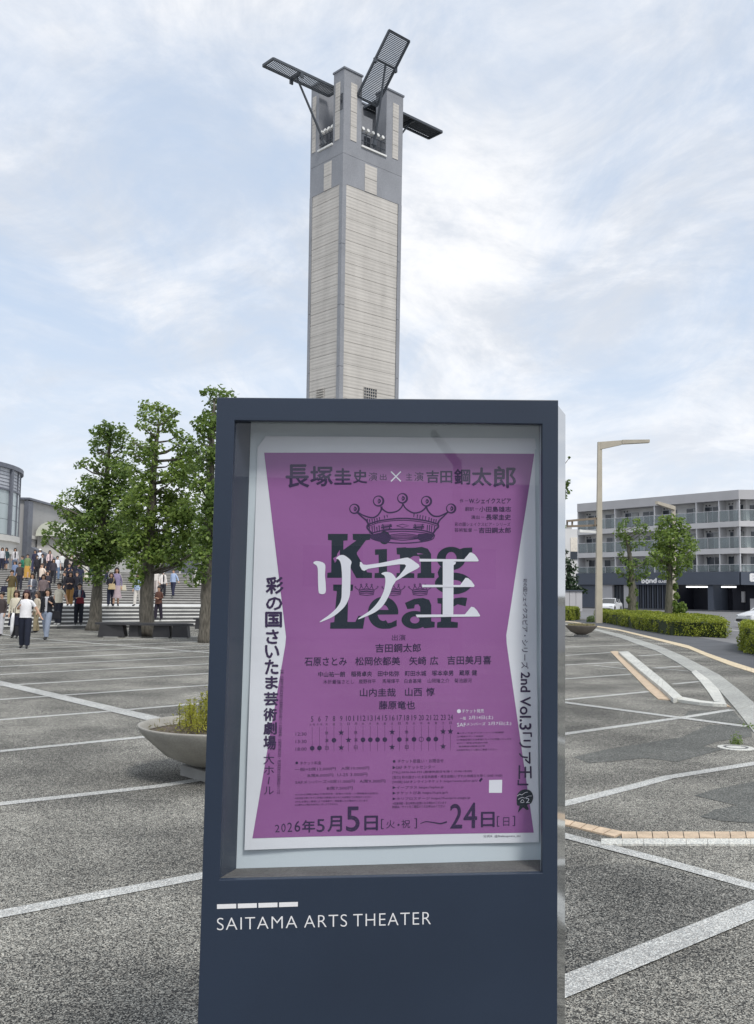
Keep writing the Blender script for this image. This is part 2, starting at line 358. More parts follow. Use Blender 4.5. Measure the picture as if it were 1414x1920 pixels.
# road, footway and bed beyond the tactile line
polygon('sidewalk', [G(*z7(*q)) for q in [(-400, 22), (150, 62), (300, 90), (450, 113), (600, 148), (800, 195), (950, 230), (1080, 283), (1250, 343), (1414, 396), (1900, 580), (1900, 330), (1414, 240), (1230, 205), (760, 130), (300, 55), (-400, -8)]], M_side, None, .0025, kind='structure')
rp = [G(x, y) for x, y in [(950, 1160), (1110, 1161), (1240, 1183), (1360, 1204), (1600, 1245)]]
polygon('road', rp + [Vector((170, 60, 0)), Vector((170, 118, 0)), Vector((10, 150, 0))], M_road, None, .005, kind='structure')
for q in ([(1378, 1166), (1414, 1171)], [(1366, 1181), (1392, 1183.5)], [(1340, 1156), (1380, 1157)]):
    o = strip(q, .16, .011, mat=M_paint, name='road_marking')
M_crack = pm('crack', (.03, .03, .03), .95)
def crack(pts, wd):
    P = [G(*q) for q in pts]; Q = []
    for i in range(len(P) - 1):
        for k in range(8): Q.append(P[i].lerp(P[i + 1], k / 8) + Vector((random.gauss(0, .008), random.gauss(0, .008), 0)))
    Q.append(P[-1]); b = MB()
    for i, p in enumerate(Q):
        t = (Q[min(i + 1, len(Q) - 1)] - Q[max(i - 1, 0)]).normalized(); n = Vector((-t.y, t.x, 0)) * (wd * random.uniform(.3, 1) / 2); b.v += [(p.x - n.x, p.y - n.y, .0047), (p.x + n.x, p.y + n.y, .0047)]
    for i in range(len(Q) - 1): b.f.append((2 * i, 2 * i + 2, 2 * i + 3, 2 * i + 1)); b.m.append(0)
    b.build('crack', M_crack, plaza)
crack([z8(40, 1065), z8(250, 1000), z8(450, 930), z8(640, 868)], .006)
crack([z7(100, 780), z7(260, 770), z7(400, 785)], .012)
crack([z7(640, 850), z7(900, 815), z7(1100, 790)], .010)
crack([(-10, 1545), (60, 1570), (110, 1600)], .005); crack([(95, 1420), (135, 1440), (158, 1455)], .006); crack([(300, 1560), (345, 1580)], .005)
# drain cover and weed
dc = G(1380, 1403)
dr = thing('drain_cover', dc, 'round pale drain cover set in the asphalt beside the weed', 'drain cover')
MB().lathe([(0, .013), (.17, .013), (.19, .010), (.19, .002)], dc, 28).build('cover_plate', M_white, dr)
MB().lathe([(.10, .0145), (.115, .016), (.13, .0145)], dc, 24).build('rim', pm('iron', (.08, .08, .08), .6), dr)

# ================================================================== STAIRS
ST0 = Vector((-14.9, 37.7, 0)); N1, T1, R1 = 6, .40, .15; LAND = 6.0; N2, T2, R2 = 16, 1.25, .13
TOPZ = N1 * R1 + N2 * R2
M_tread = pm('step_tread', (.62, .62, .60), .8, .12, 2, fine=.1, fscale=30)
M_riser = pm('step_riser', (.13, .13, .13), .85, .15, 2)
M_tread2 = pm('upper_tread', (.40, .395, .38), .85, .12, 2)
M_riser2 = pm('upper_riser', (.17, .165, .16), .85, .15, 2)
stair = thing('staircase', ST0, 'wide pale stone steps climbing from the plaza behind the people', 'steps')
AX = (E41, E131, Z1)
def surf_h(p):
    s = (Vector((p.x, p.y, 0)) - ST0).dot(E131)
    if s < 0: return 0.
    if s < N1 * T1: return (int(s / T1) + 1) * R1
    s -= N1 * T1 + LAND
    if s < 0: return N1 * R1
    if s < N2 * T2: return N1 * R1 + (int(s / T2) + 1) * R2
    return TOPZ
s = 0.; h = 0.
def step_piece(s0, wd, h1, rise, tread, riser, e0=-46, e1=28):
    st = thing  # noqa
    c = ST0 + E41 * ((e0 + e1) / 2) + E131 * (s0 + wd / 2)
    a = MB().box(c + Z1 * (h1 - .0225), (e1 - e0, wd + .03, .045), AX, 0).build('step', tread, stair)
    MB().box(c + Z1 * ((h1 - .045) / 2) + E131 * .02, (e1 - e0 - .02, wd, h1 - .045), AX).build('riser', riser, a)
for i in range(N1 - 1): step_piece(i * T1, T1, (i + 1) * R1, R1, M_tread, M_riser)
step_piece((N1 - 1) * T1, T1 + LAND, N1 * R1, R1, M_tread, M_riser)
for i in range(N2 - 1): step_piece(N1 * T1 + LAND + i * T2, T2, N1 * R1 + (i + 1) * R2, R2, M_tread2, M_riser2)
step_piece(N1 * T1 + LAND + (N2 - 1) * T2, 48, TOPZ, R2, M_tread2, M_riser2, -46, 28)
def stand(x, y):
    """the spot on plaza, steps or landing that the photo point shows"""
    d = ray(x, y); t = 20 / d.y
    while t < 90:
        p = EYE + d * t
        if p.z <= surf_h(p): return Vector((p.x, p.y, surf_h(p)))
        if surf_h(p) == TOPZ:        # the landing lies above eye level: just behind its edge
            p = p + d * random.uniform(.2, 2.5); return Vector((p.x, p.y, TOPZ))
        t += .02
    return EYE + d * t
# ================================================================== TOWER
z1 = lambda x, y: (470 + x / 3.535, 40 + y / 3.535)
TD = 60.
TC = at(636, 745, TD); TC.z = 0
def width_to(px, e):
    d = ray(px, 745); k = d.x / d.y; return (TC.x - k * TC.y) / (k * e.y - e.x)
WR, WL = width_to(747, E41), width_to(575, E131)
def tz(y): return at(636, y, TD).z
M_tg = pm('tower_grey', (.265, .275, .30), .75, .10, .6, fine=.06, fscale=12)
M_tgd = pm('tower_grey_dark', (.17, .185, .215), .75, .10, .6)
M_dark = pm('dark_metal', (.06, .07, .085), .5, .1, 3)
M_glassdark = pm('dark_window', (.03, .035, .045), .15, .1, 2, spec=.8)
def ribbed(name, col):
    m, n, l, b = newmat(name); b.inputs['Roughness'].default_value = .8
    t = n.new('ShaderNodeTexCoord'); wv = n.new('ShaderNodeTexWave'); wv.bands_direction = 'Z'; wv.inputs['Scale'].default_value = 1.4; wv.inputs['Detail'].default_value = 0
    l.new(t.outputs['Object'], wv.inputs['Vector'])
    oi = n.new('ShaderNodeObjectInfo')
    nz = n.new('ShaderNodeTexNoise'); nz.inputs['Scale'].default_value = .9; nz.inputs['Detail'].default_value = 6
    mp = n.new('ShaderNodeMapping'); mp.inputs['Scale'].default_value = (1.6, 1.6, .35); l.new(t.outputs['Object'], mp.inputs[0]); l.new(mp.outputs[0], nz.inputs['Vector'])
    a = n.new('ShaderNodeMapRange'); a.inputs[3].default_value = .97; a.inputs[4].default_value = 1.0; l.new(wv.outputs[0], a.inputs[0])
    r = n.new('ShaderNodeMapRange'); r.inputs[1].default_value = .3; r.inputs[2].default_value = .7; r.inputs[3].default_value = .89; r.inputs[4].default_value = 1.05; l.new(nz.outputs[0], r.inputs[0])
    q = n.new('ShaderNodeMapRange'); q.inputs[3].default_value = .965; q.inputs[4].default_value = 1.03; l.new(oi.outputs['Random'], q.inputs[0])
    m1 = n.new('ShaderNodeMath'); m1.operation = 'MULTIPLY'; l.new(a.outputs[0], m1.inputs[0]); l.new(r.outputs[0], m1.inputs[1])
    m2 = n.new('ShaderNodeMath'); m2.operation = 'MULTIPLY'; l.new(m1.outputs[0], m2.inputs[0]); l.new(q.outputs[0], m2.inputs[1])
    s = n.new('ShaderNodeVectorMath'); s.operation = 'SCALE'; s.inputs[0].default_value = col; l.new(m2.outputs[0], s.inputs['Scale']); l.new(s.outputs[0], b.inputs['Base Color'])
    bu = n.new('ShaderNodeBump'); bu.inputs['Strength'].default_value = .4; bu.inputs['Distance'].default_value = .02; l.new(wv.outputs[0], bu.inputs['Height']); l.new(bu.outputs[0], b.inputs['Normal'])
    return m
M_cream = ribbed('cream_panel', (.53, .505, .47))
tower = thing('tower', TC, 'tall square grey and cream tower with louvred wings at its open top', 'tower')
tower['category'] = 'tower'
FLARE = .028                                                       # the shaft widens very slightly upwards
TH = tz(126)
def tp(a, b, z):
    """a metres along the right face, b along the left face, height z"""
    k = 1 + FLARE * (z - tz(745)) / (tz(170) - tz(745)) if z > 0 else 1
    ca, cb = WR / 2, WL / 2
    return TC + E41 * (ca + (a - ca) * k) + E131 * (cb + (b - cb) * k) + Z1 * z
def tbox(a0, a1, b0, b1, z0, z1_, mat, name, parent=tower, n=1):
    m = MB(); lo = [tp(a0, b0, z0), tp(a1, b0, z0), tp(a1, b1, z0), tp(a0, b1, z0)]; hi = [tp(a0, b0, z1_), tp(a1, b0, z1_), tp(a1, b1, z1_), tp(a0, b1, z1_)]
    return m.hexa(lo, hi).build(name, mat, parent)
zS = tz(262)            # sill of the open top
zC = tz(343)            # top of the cream field
PW = .30
tbox(.08, WR - .08, .08, WL - .08, 0, zC + .6, M_tgd, 'shaft')
tbox(0, WR, 0, WL, zC, zS - .9, M_tg, 'collar')
tbox(0, WR, 0, WL, zS - .88, zS, M_tg, 'collar')
# edge columns
ed = .30
for a0, a1, b0, b1 in ((-.02, ed, -.02, ed), (WR - ed, WR + .0, -.02, .2), (-.02, .2, WL - ed * .8, WL), (WR - .2, WR, WL - .2, WL)):
    nseg = 7
    for k in range(nseg): tbox(a0, a1, b0, b1, zC / nseg * k + (.012 if k else 0), zC / nseg * (k + 1) - .012, M_tg, 'corner_column')
nrow = 38; rh = zC / nrow
for k in range(nrow):
    z0, z1_ = k * rh + .011, (k + 1) * rh - .011
    tbox(ed + .03, WR - ed - .03, .02, .075, z0, z1_, M_cream, 'panel')
    tbox(.02, .075, ed + .03, WL - ed * .8 - .03, z0, z1_, M_cream, 'panel')
# cream notches that rise into the grey collar
for k in range(2):
    z0 = zC + k * .95
    tbox(WR * .36, WR * .56, -.03, .0, z0 + .02, z0 + .93, M_cream, 'panel')
    tbox(-.03, .0, WL * .34, WL * .56, z0 + .02, z0 + .93, M_cream, 'panel')
# dark lattice windows low on the shaft
for a0, a1, face in ((WR * .40, WR * .62, 0), (WL * .46, WL * .68, 1)):
    z0, z1_ = tz(765) + .7, tz(734) + (.62 if not face else .45)
    wd = tbox(a0, a1, -.0, .03, z0, z1_, M_glassdark, 'window') if not face else tbox(-.0, .03, a0, a1, z0, z1_, M_glassdark, 'window')
    m = MB()
    for i in range(7):
        t = a0 + (a1 - a0) * i / 6
        p, q = ((tp(t, -.02, z0), tp(t, -.02, z1_)) if not face else (tp(-.02, t, z0), tp(-.02, t, z1_))); m.tube(p, q, .025, n=4)
    for i in range(6):
        t = z0 + (z1_ - z0) * i / 5
        p, q = ((tp(a0, -.03, t), tp(a1, -.03, t)) if not face else (tp(-.03, a0, t), tp(-.03, a1, t))); m.tube(p, q, .025, n=4)
    m.build('lattice', M_cream, wd)
# four corner piers
pa, pb = WR * .29, WL * .31
for i, (a0, a1, b0, b1) in enumerate(((0, pa, 0, pb), (WR - pa, WR, 0, pb), (0, pa, WL - pb * .8, WL), (WR - pa, WR, WL - pb * .8, WL))):
    pr = tbox(a0, a1, b0, b1, zS, TH - .12, M_tg, 'pier')
    tbox(a0 - .06, a1 + .06, b0 - .06, b1 + .06, TH - .12, TH, M_tgd, 'cap', pr)
    zz = [zS + .15 + k * (TH - zS - 1.0) / 4 for k in range(5)]
    for k in range(4):
        if b0 == 0: tbox(a0 + pa * .38, a0 + pa * .72, -.03, 0, zz[k] + .015, zz[k + 1] - .015, M_cream, 'panel', pr)
        if a0 == 0: tbox(-.03, 0, b0 + (b1 - b0) * .38, b0 + (b1 - b0) * .8, zz[k] + .015, zz[k + 1] - .015, M_cream, 'panel', pr)
    if i == 0: tbox(-.035, 0, pb * .12, pb * .3, zS + 2.1, zS + 3.2, M_glassdark, 'window', pr)
core = tbox(WR * .33, WR * .67, WL * .34, WL * .66, zS, TH - 1.9, M_tg, 'core')
for a0 in (WR * .38, WR * .53): tbox(a0, a0 + WR * .1, WL * .34 - .04, WL * .34 - .003, zS + .2, zS + 1.6, M_glassdark, 'window', core)
tbox(WR * .33 - .04, WR * .33 - .003, WL * .42, WL * .58, zS + .2, zS + 1.6, M_cream, 'panel', core)
M_wh = pm('white_metal', (.72, .72, .70), .5, .08, 3)
for a0, a1, b0, b1, ps in ((pa, WR - pa, -.10, .06, 0), (-.10, .06, pb, WL - pb * .8, 1)):
    tbox(a0, a1, b0, b1, zS + .003, zS + .12, M_wh, 'sill')
    for k in range(5 if not ps else 4):
        t = (k + .5) / (5 if not ps else 4)
        p = tp(a0 + (a1 - a0) * t, .25, zS) if not ps else tp(.25, b0 + (b1 - b0) * t, zS)
        m = MB(); m.tube(p, p + Z1 * 1.25, .03, n=5)
        m.build('lamp_post', M_dark, tower)
        m = MB(); o_ = (-E131 if not ps else -E41)
        m.path([p + Z1 * 1.25 - o_ * .12, p + Z1 * 1.33, p + Z1 * 1.38 + o_ * .22], [.06, .12, .13], 7)
        m.build('floodlight', M_wh, tower)
    n_ = 4
    for k in range(2):      # rail bars in the opening
        zz = zS + .55 + k * .5
        p, q = (tp(a0, .1, zz), tp(a1, .1, zz)) if not ps else (tp(.1, b0, zz), tp(.1, b1, zz))
        MB().tube(p, q, .03, n=5).build('rail', M_dark, tower)
# ---- louvred wings
def wing(c, nsl, lab, th=.16):
    """c: inner-left, inner-right, tip-right, tip-left corners"""
    a, b, t2, t1 = c; up = (b - a).cross(t1 - a).normalized()
    if up.z < 0: up = -up
    wg = bpy.data.objects.new('wing', None); COL.objects.link(wg); wg.parent = tower; wg.location = a - wloc(tower); wg['label'] = lab
    def bar(p, q, w_, h_, nm, mat=M_dark):
        d = (q - p); l_ = d.length; d.normalize(); s_ = d.cross(up).normalized()
        return MB().box((p + q) / 2, (l_, w_, h_), (d, s_, up)).build(nm, mat, wg)
    bar(a, t1, .11, th, 'frame_rail'); bar(b, t2, .11, th, 'frame_rail'); bar(t1, t2, .11, th * .98, 'frame_rail'); bar(a, b, .11, th * .98, 'frame_rail')
    mid1, mid2 = a.lerp(t1, .58), b.lerp(t2, .58); bar(mid1, mid2, .14, th * 1.3, 'cross_beam')
    for k in range(1, nsl):
        p, q = a.lerp(t1, k / nsl), b.lerp(t2, k / nsl); e = (q - p).normalized() * .06; d = (t1 - a).normalized()
        tl = (d * .8 + up * .6).normalized(); s_ = tl.cross((q - p).normalized())
        MB().box((p + q) / 2, ((q - p).length - .12, .062, .03), ((q - p).normalized(), tl, s_)).build('slat', M_dark, wg)
    return wg, mid1, mid2
def level_for(px, bwant, z0=28., z1__=42.):
    """height at which the photo point lies bwant metres in from the right-hand face"""
    best_ = min(((abs((G(*z1(*px), z0 + (z1__ - z0) * k / 400) - TC).dot(E131) - bwant), z0 + (z1__ - z0) * k / 400) for k in range(401)))
    return best_[1]
zA = min(level_for((150, 247), WL * .31 + .12), TH - .5)
n_, f_ = G(*z1(150, 247), zA), G(*z1(88, 297), zA); bn, bf = (n_ - TC).dot(E131), (f_ - TC).dot(E131); an = (n_ - TC).dot(E41)
def W_(a, b_, z): return TC + E41 * a + E131 * b_ + Z1 * z
wA, mA1, mA2 = wing([W_(.5, bn, zA), W_(.5, bf, zA), W_(an, bf, zA), W_(an, bn, zA)], 42, 'long louvred wing reaching out level to the left')
def strut(p, q, r=.085, par=None):
    s_ = MB(); s_.path([p, p.lerp(q, .04), p.lerp(q, .10), p.lerp(q, .93), q], [.07, .17, r, r * .8, r * .9], 8).build('strut', M_dark, tower)
strut(hit(*z1(500, 830), TC, E41), (mA1 + mA2) / 2 - Z1 * .1)
for q in (mA1, mA2): MB().box(q - Z1 * .2, (.25, .10, .34), AX).build('bracket', M_dark, tower)
P2 = hit(*z1(835, 562), TC, E131)
best = None
for i in range(120):
    ph = math.radians(5 + i * .65); dr_ = -E131 * math.cos(ph) + Z1 * math.sin(ph); nrm = E41.cross(dr_)
    if abs(ray(*z1(1052, 130)).normalized().dot(nrm)) < .02: continue
    T2_ = hit(*z1(1052, 130), P2, nrm); er = abs((T2_ - P2).dot(E41))
    if (T2_ - P2).dot(dr_) > 0 and (best is None or er < best[0]): best = (er, ph, dr_, (T2_ - P2).dot(dr_), nrm)
er, ph, dr_, lenB, nrm = best
widB = abs((hit(*z1(918, 62), P2, nrm) - P2).dot(E41)); P1 = P2 - E41 * widB
wB, mB1, mB2 = wing([P1, P2, P2 + dr_ * lenB, P1 + dr_ * lenB], 46, 'louvred wing tilted steeply upwards')
strut(hit(*z1(818, 840), TC, E131), (mB1 + mB2) / 2 - Z1 * .1)
for q in (mB1, mB2): MB().box(q - Z1 * .1, (.2, .2, .3), AX).build('bracket', M_dark, tower)
zC_ = level_for((1270, 733), WL * .31 + .12)
n_, f_ = G(*z1(1270, 733), zC_), G(*z1(1200, 785), zC_); cn, cf = (n_ - TC).dot(E131), (f_ - TC).dot(E131); a_c = (n_ - TC).dot(E41)
wC, mC1, mC2 = wing([W_(WR * .75, cf, zC_), W_(WR * .75, cn, zC_), W_(a_c, cn, zC_), W_(a_c, cf, zC_)], 34, 'louvred wing reaching out to the right, seen from below')
MB().box((W_(WR * .75, cf, zC_) + W_(a_c, cn, zC_)) / 2 + Z1 * .12, (a_c - WR * .75 - .1, abs(cf - cn) - .1, .04), AX).build('deck', M_dark, wC)
strut(W_(WR, WL * .5, zC_ - 3.4), (mC1 + mC2) / 2 - Z1 * .1)
print('zA', zA, bn, bf, an, 'B', math.degrees(ph), lenB, widB, er, 'C', zC_, cn, cf, a_c, WR, WL, TH)

# ================================================================== SIGN BOARD
YAW = math.radians(3.6)
BE = Vector((math.cos(YAW), math.sin(YAW), 0)); BN = Vector((math.sin(YAW), -math.cos(YAW), 0))     # along the board, towards the viewer
BP0 = EYE + ray(707, 1114) * (2.46 / ray(707, 1114).y)
def bp(x, y, t=0.0): return hit(x, y, BP0 - BN * t, BN)       # t metres behind the board's face
M_slate = pm('slate_paint', (.024, .037, .064), .40, .10, 2.2, spec=.42, fine=.03, fscale=300, bump=.02, bscale=500)
M_slate_in = pm('slate_inner', (.036, .050, .075), .5, .05, 1.5)
M_steel = pm('brushed_steel', (.40, .42, .44), .07, .04, 3, metal=1.0)
M_sill = pm('grey_sill', (.115, .115, .112), .8, .2, 12, fine=.15, fscale=150)
M_back = pm('pale_backing', (.60, .68, .72), .6, .03, 2)
M_lett = pm('white_lettering', (.80, .80, .82), .5, .03, 5)
oc = [bp(407, 745), bp(1047, 750), bp(1044.3, 2290), bp(359, 2290)]
oc[2].z = oc[3].z = 0.0
ic = [bp(440, 788), bp(1017, 795), bp(1017, 1637), bp(412, 1650)]
base = (oc[2] + oc[3]) / 2
board = thing('sign_board', base, 'large dark slate poster case with steel sides standing in the foreground', 'sign board')
FT = .018
m = MB()
fr = oc + ic; bk = [p - BN * FT for p in fr]
m.v = [tuple(p) for p in fr + bk]
for i in range(4):
    j = (i + 1) % 4; m.f += [(i, j, 4 + j, 4 + i), (8 + i, 12 + i, 12 + j, 8 + j), (i, 8 + i, 8 + j, j), (4 + i, 4 + j, 12 + j, 12 + i)]; m.m += [0] * 4
fp = m.build('front_panel', M_slate, board); bevel(fp, .0016, 2)
DP, FL = .17, .064
def back(p, sx): return p - BN * DP + BE * (FL if sx > 0 else 0)
gp = .004
TL, TR, BR, BL = [p - BN * (FT + .003) for p in oc]
TRb, BRb = back(oc[1], 1) - Z1 * .0, back(oc[2], 1); TLb, BLb = back(oc[0], -1), back(oc[3], -1)
sh = Z1 * .006
MB().hexa([BR + BE * .001, BRb, BRb - BE * .01, BR - BE * .009], [TR + BE * .001 - sh, TRb - sh, TRb - BE * .01 - sh, TR - BE * .009 - sh]).build('side_panel', M_steel, board)
MB().hexa([BL - BE * .001, BL + BE * .009, BLb + BE * .01, BLb], [TL - BE * .001 - sh, TL + BE * .009 - sh, TLb + BE * .01 - sh, TLb - sh]).build('side_panel', M_steel, board)
MB().hexa([TL + BE * .010 - sh * 2, TR - BE * .010 - sh * 2, TRb - BE * .011 - sh * 2, TLb + BE * .011 - sh * 2], [TL + BE * .010 - sh * .5, TR - BE * .010 - sh * .5, TRb - BE * .011 - sh * .5, TLb + BE * .011 - sh * .5]).build('top_panel', M_slate, board)
MB().hexa([BLb + BE * .011 + BN * .012, BRb - BE * .011 + BN * .012, BRb - BE * .011 + BN * .002, BLb + BE * .011 + BN * .002], [TLb + BE * .011 + BN * .012 - sh * 3, TRb - BE * .011 + BN * .012 - sh * 3, TRb - BE * .011 + BN * .002 - sh * 3, TLb + BE * .011 + BN * .002 - sh * 3]).build('back_panel', M_slate, board)
TB = .10
bc = [bp(471, 783, TB), bp(1011, 790, TB), bp(1015.5, 1612, TB), bp(443, 1628.5, TB)]
m = MB().add(bc + [p - BN * .006 for p in bc], [(0, 3, 2, 1), (4, 5, 6, 7), (0, 1, 5, 4), (1, 2, 6, 5), (2, 3, 7, 6), (3, 0, 4, 7)]); m.build('backing_board', M_back, board)
# inner reveals
ii = [p - BN * (FT + .0005) for p in ic]; off = [BE * -.003, BE * .003, BE * .003, BE * -.003]
def reveal(i, j, mat, nm):
    a, b_, c, d = ii[i], ii[j], bc[j] + BN * .001, bc[i] + BN * .001
    n_ = (b_ - a).cross(d - a).normalized() * .004
    cen = (bc[0] + bc[2]) / 2
    if n_.dot(cen - a) > 0: n_ = -n_
    MB().hexa([a, b_, c, d], [a + n_, b_ + n_, c + n_, d + n_]).build(nm, mat, board)
reveal(3, 0, M_slate_in, 'inner_jamb'); reveal(1, 2, M_back, 'inner_jamb'); reveal(2, 3, M_sill, 'inner_sill'); reveal(0, 1, M_slate_in, 'inner_head')
M_pane = glassmat('case_glass', tint=(.985, .99, 1.0), refl=.05, rough=.0)
gcs = [p - BN * (FT + .004) + o_ for p, o_ in zip(ic, (Z1 * .004 - BE * .004, Z1 * .004 + BE * .004, -Z1 * .004 + BE * .004, -Z1 * .004 - BE * .004))]
MB().add([gcs[0], gcs[3], gcs[2], gcs[1]], [(0, 1, 2, 3)]).build('glass_pane', M_pane, board)

# ---- print tools: flat lettering and marks cut as thin sheets on a surface
_tc = {}
def textmesh(s, bold=0.0, res=2):
    k = (s, bold, res)
    if k in _tc: return _tc[k]
    cu = bpy.data.curves.new('t', 'FONT'); cu.body = s; cu.resolution_u = res; cu.offset = bold; cu.fill_mode = 'FRONT'; cu.dimensions = '2D'; cu.space_character = 1.12 if s in ('SAITAMA', 'ARTS', 'THEATER') else 1.0; cu.space_word = 1.0
    ob = bpy.data.objects.new('t', cu); COL.objects.link(ob)
    dg = bpy.context.evaluated_depsgraph_get(); me = bpy.data.meshes.new_from_object(ob.evaluated_get(dg))
    n = len(me.vertices); co = np.zeros(n * 3); me.vertices.foreach_get('co', co); co = co.reshape(-1, 3)[:, :2]
    fs = [tuple(p.vertices) for p in me.polygons]
    bpy.data.objects.remove(ob); bpy.data.curves.remove(cu); bpy.data.meshes.remove(me)
    if n: mn, mx_ = co.min(0), co.max(0); co = (co - mn) / np.maximum(mx_ - mn, 1e-6)
    _tc[k] = (co, fs); return _tc[k]
class Print:
    def __init__(s, t): s.b = MB(); s.t = t
    def tris(s, P, fs):
        s.b.add([bp(x, y, s.t) for x, y in P], fs)
    def text(s, st, x0, y0, x1, y1, slope=0., bold=.012, res=2, rot=False, grow=None):
        d = max(bold, 0) * 1.15 * min(y1 - y0, x1 - x0) if not rot else bold * 8
        if d > .12:
            for k, (ax, ay) in enumerate(((d, 0), (-d, 0), (0, d), (0, -d))):
                s.t -= .00004; s.text(st, x0 + ax + (d if not ax else 0) * 0, y0 + ay, x1 + ax, y1 + ay, slope, 0, res, rot, grow)
            s.t += .00016; bold = 0
        co, fs = textmesh(st, min(bold, 0), res); xc = (x0 + x1) / 2
        if rot:     # reads downwards, turned a quarter; grow = size at the end over size at the start
            P = []; g = grow or 1
            for u, v in co:
                y = y0 + (y1 - y0) * (u * (1 + (g - 1) * u * .5) / (1 + (g - 1) * .5))
                k = (y - y0) / (y1 - y0); wd = (x1 - x0) * (1 / g + (1 - 1 / g) * k); xm = xc - slope * (y - y0)
                P.append((xm + (v - .5) * wd, y))
        else: P = [(x0 + u * (x1 - x0), y1 - v * (y1 - y0) + slope * (x0 + u * (x1 - x0) - xc)) for u, v in co]
        s.tris(P, fs)
    def poly(s, P):
        from mathutils.geometry import tessellate_polygon
        s.tris(P, [tuple(t) for t in tessellate_polygon([[Vector((x, y, 0)) for x, y in P]])])
    def ring(s, cx, cy, rx, ry, ix=0, iy=0, n=28, dx=0, dy=0, a0=0, a1=360):
        P = []; fs = []
        for k in range(n + 1):
            a = math.radians(a0 + (a1 - a0) * k / n); P += [(cx + rx * math.cos(a), cy + ry * math.sin(a)), (cx + dx + ix * math.cos(a), cy + dy + iy * math.sin(a))]
        for k in range(n): fs.append((2 * k, 2 * k + 1, 2 * k + 3, 2 * k + 2))
        s.tris(P, fs)
    def stroke(s, pts, w0, w1=None):
        w1 = w0 if w1 is None else w1; n = len(pts); P = []
        for i, (x, y) in enumerate(pts):
            a = pts[max(i - 1, 0)]; b = pts[min(i + 1, n - 1)]; dx, dy = b[0] - a[0], b[1] - a[1]; l = math.hypot(dx, dy) or 1
            w_ = (w0 + (w1 - w0) * i / (n - 1)) / 2; P += [(x - dy / l * w_, y + dx / l * w_), (x + dy / l * w_, y - dx / l * w_)]
        s.tris(P, [(2 * i, 2 * i + 1, 2 * i + 3, 2 * i + 2) for i in range(n - 1)])
    def curve(s, pts, w0, w1=None, seg=6): s.stroke(spline(pts, seg), w0, w1)
    def done(s, name, mat, parent):
        o = s.b.build(name, mat, parent); return o
def spline(pts, seg=6, closed=False):
    n = len(pts); out_ = []
    rng = range(n) if closed else range(n - 1)
    for i in rng:
        p0, p1, p2, p3 = (pts[(i - 1) % n] if closed or i > 0 else pts[0], pts[i], pts[(i + 1) % n], pts[(i + 2) % n] if closed or i + 2 < n else pts[-1])
        for k in range(seg):
            t = k / seg
            out_.append(tuple(.5 * (2 * p1[j] + (p2[j] - p0[j]) * t + (2 * p0[j] - 5 * p1[j] + 4 * p2[j] - p3[j]) * t * t + (3 * p1[j] - p0[j] - 3 * p2[j] + p3[j]) * t ** 3) for j in (0, 1)))
    if not closed: out_.append(pts[-1])
    return out_
for st, x0, x1 in (('SAITAMA', 407, 557.5), ('ARTS', 570.3, 650.7), ('THEATER', 662.4, 808)):
    dy = -.0285 * ((x0 + x1) / 2 - 607.5); pr = Print(-.0008); pr.text(st, x0, 1715.5 + dy, x1, 1738.5 + dy, -.0285, bold=-.012, res=6); pr.done('lettering', M_lett, board)
q_ = bp(995, 1682, -.0008); MB().lathe([(0, .0), (.0018, .0), (.0022, -.002)], (0, 0, 0), 10).build('lock_pin', M_steel, board).location = q_ - wloc(board)
for x0, x1 in ((407, 443), (446, 481.7), (484.7, 520.4), (523.4, 558.6)):
    ys = lambda x: -.030 * (x - 407)
    pr = Print(-.0008); pr.poly([(x0, 1695.6 + ys(x0)), (x1, 1695.6 + ys(x1)), (x1, 1704.2 + ys(x1)), (x0, 1704.2 + ys(x0))]); pr.done('logo_bar', M_lett, board)

# ================================================================== POSTER
M_paper = pm('poster_paper', (.74, .77, .81), .5, .03, 3, spec=.3, bump=.25, bscale=4)
M_purple = pm('purple_print', (.30, .115, .315), .45, .04, 4, spec=.35, bump=.25, bscale=4)
M_ink = pm('dark_ink', (.040, .022, .075), .5, .03, 6, spec=.3)
M_inkg = pm('green_black_ink', (.016, .026, .040), .5, .03, 6, spec=.3)
M_winkink = pm('white_print', (.74, .76, .82), .5, .02, 6, spec=.3)
T0 = TB - .003
poster = thing('poster', bp(735, 1590, T0), 'purple theatre poster with a crown and large white lettering pinned inside the glass case', 'poster')
def sheet(corners, t, name, mat, par, nx=30, ny=40):
    (a, b_, c, d) = corners; m = MB()
    for j in range(ny + 1):
        for i in range(nx + 1):
            u, v = i / nx, j / ny; x = (a[0] * (1 - u) + b_[0] * u) * (1 - v) + (d[0] * (1 - u) + c[0] * u) * v; y = (a[1] * (1 - u) + b_[1] * u) * (1 - v) + (d[1] * (1 - u) + c[1] * u) * v
            m.v.append(tuple(bp(x, y, t)))
    for j in range(ny):
        for i in range(nx): k = j * (nx + 1) + i; m.f.append((k, k + nx + 1, k + nx + 2, k + 1)); m.m.append(0)
    return m.build(name, mat, par, smooth=True)
sheet([(498, 818), (1003, 822), (1006, 842), (484, 838)], T0 + .0008, 'under_sheet', M_paper, poster, 20, 2)
sheet([(483, 837), (1003, 826), (1009.5, 1578), (459, 1592)], T0, 'paper', M_paper, poster)
pp = Print(T0 - .0006)
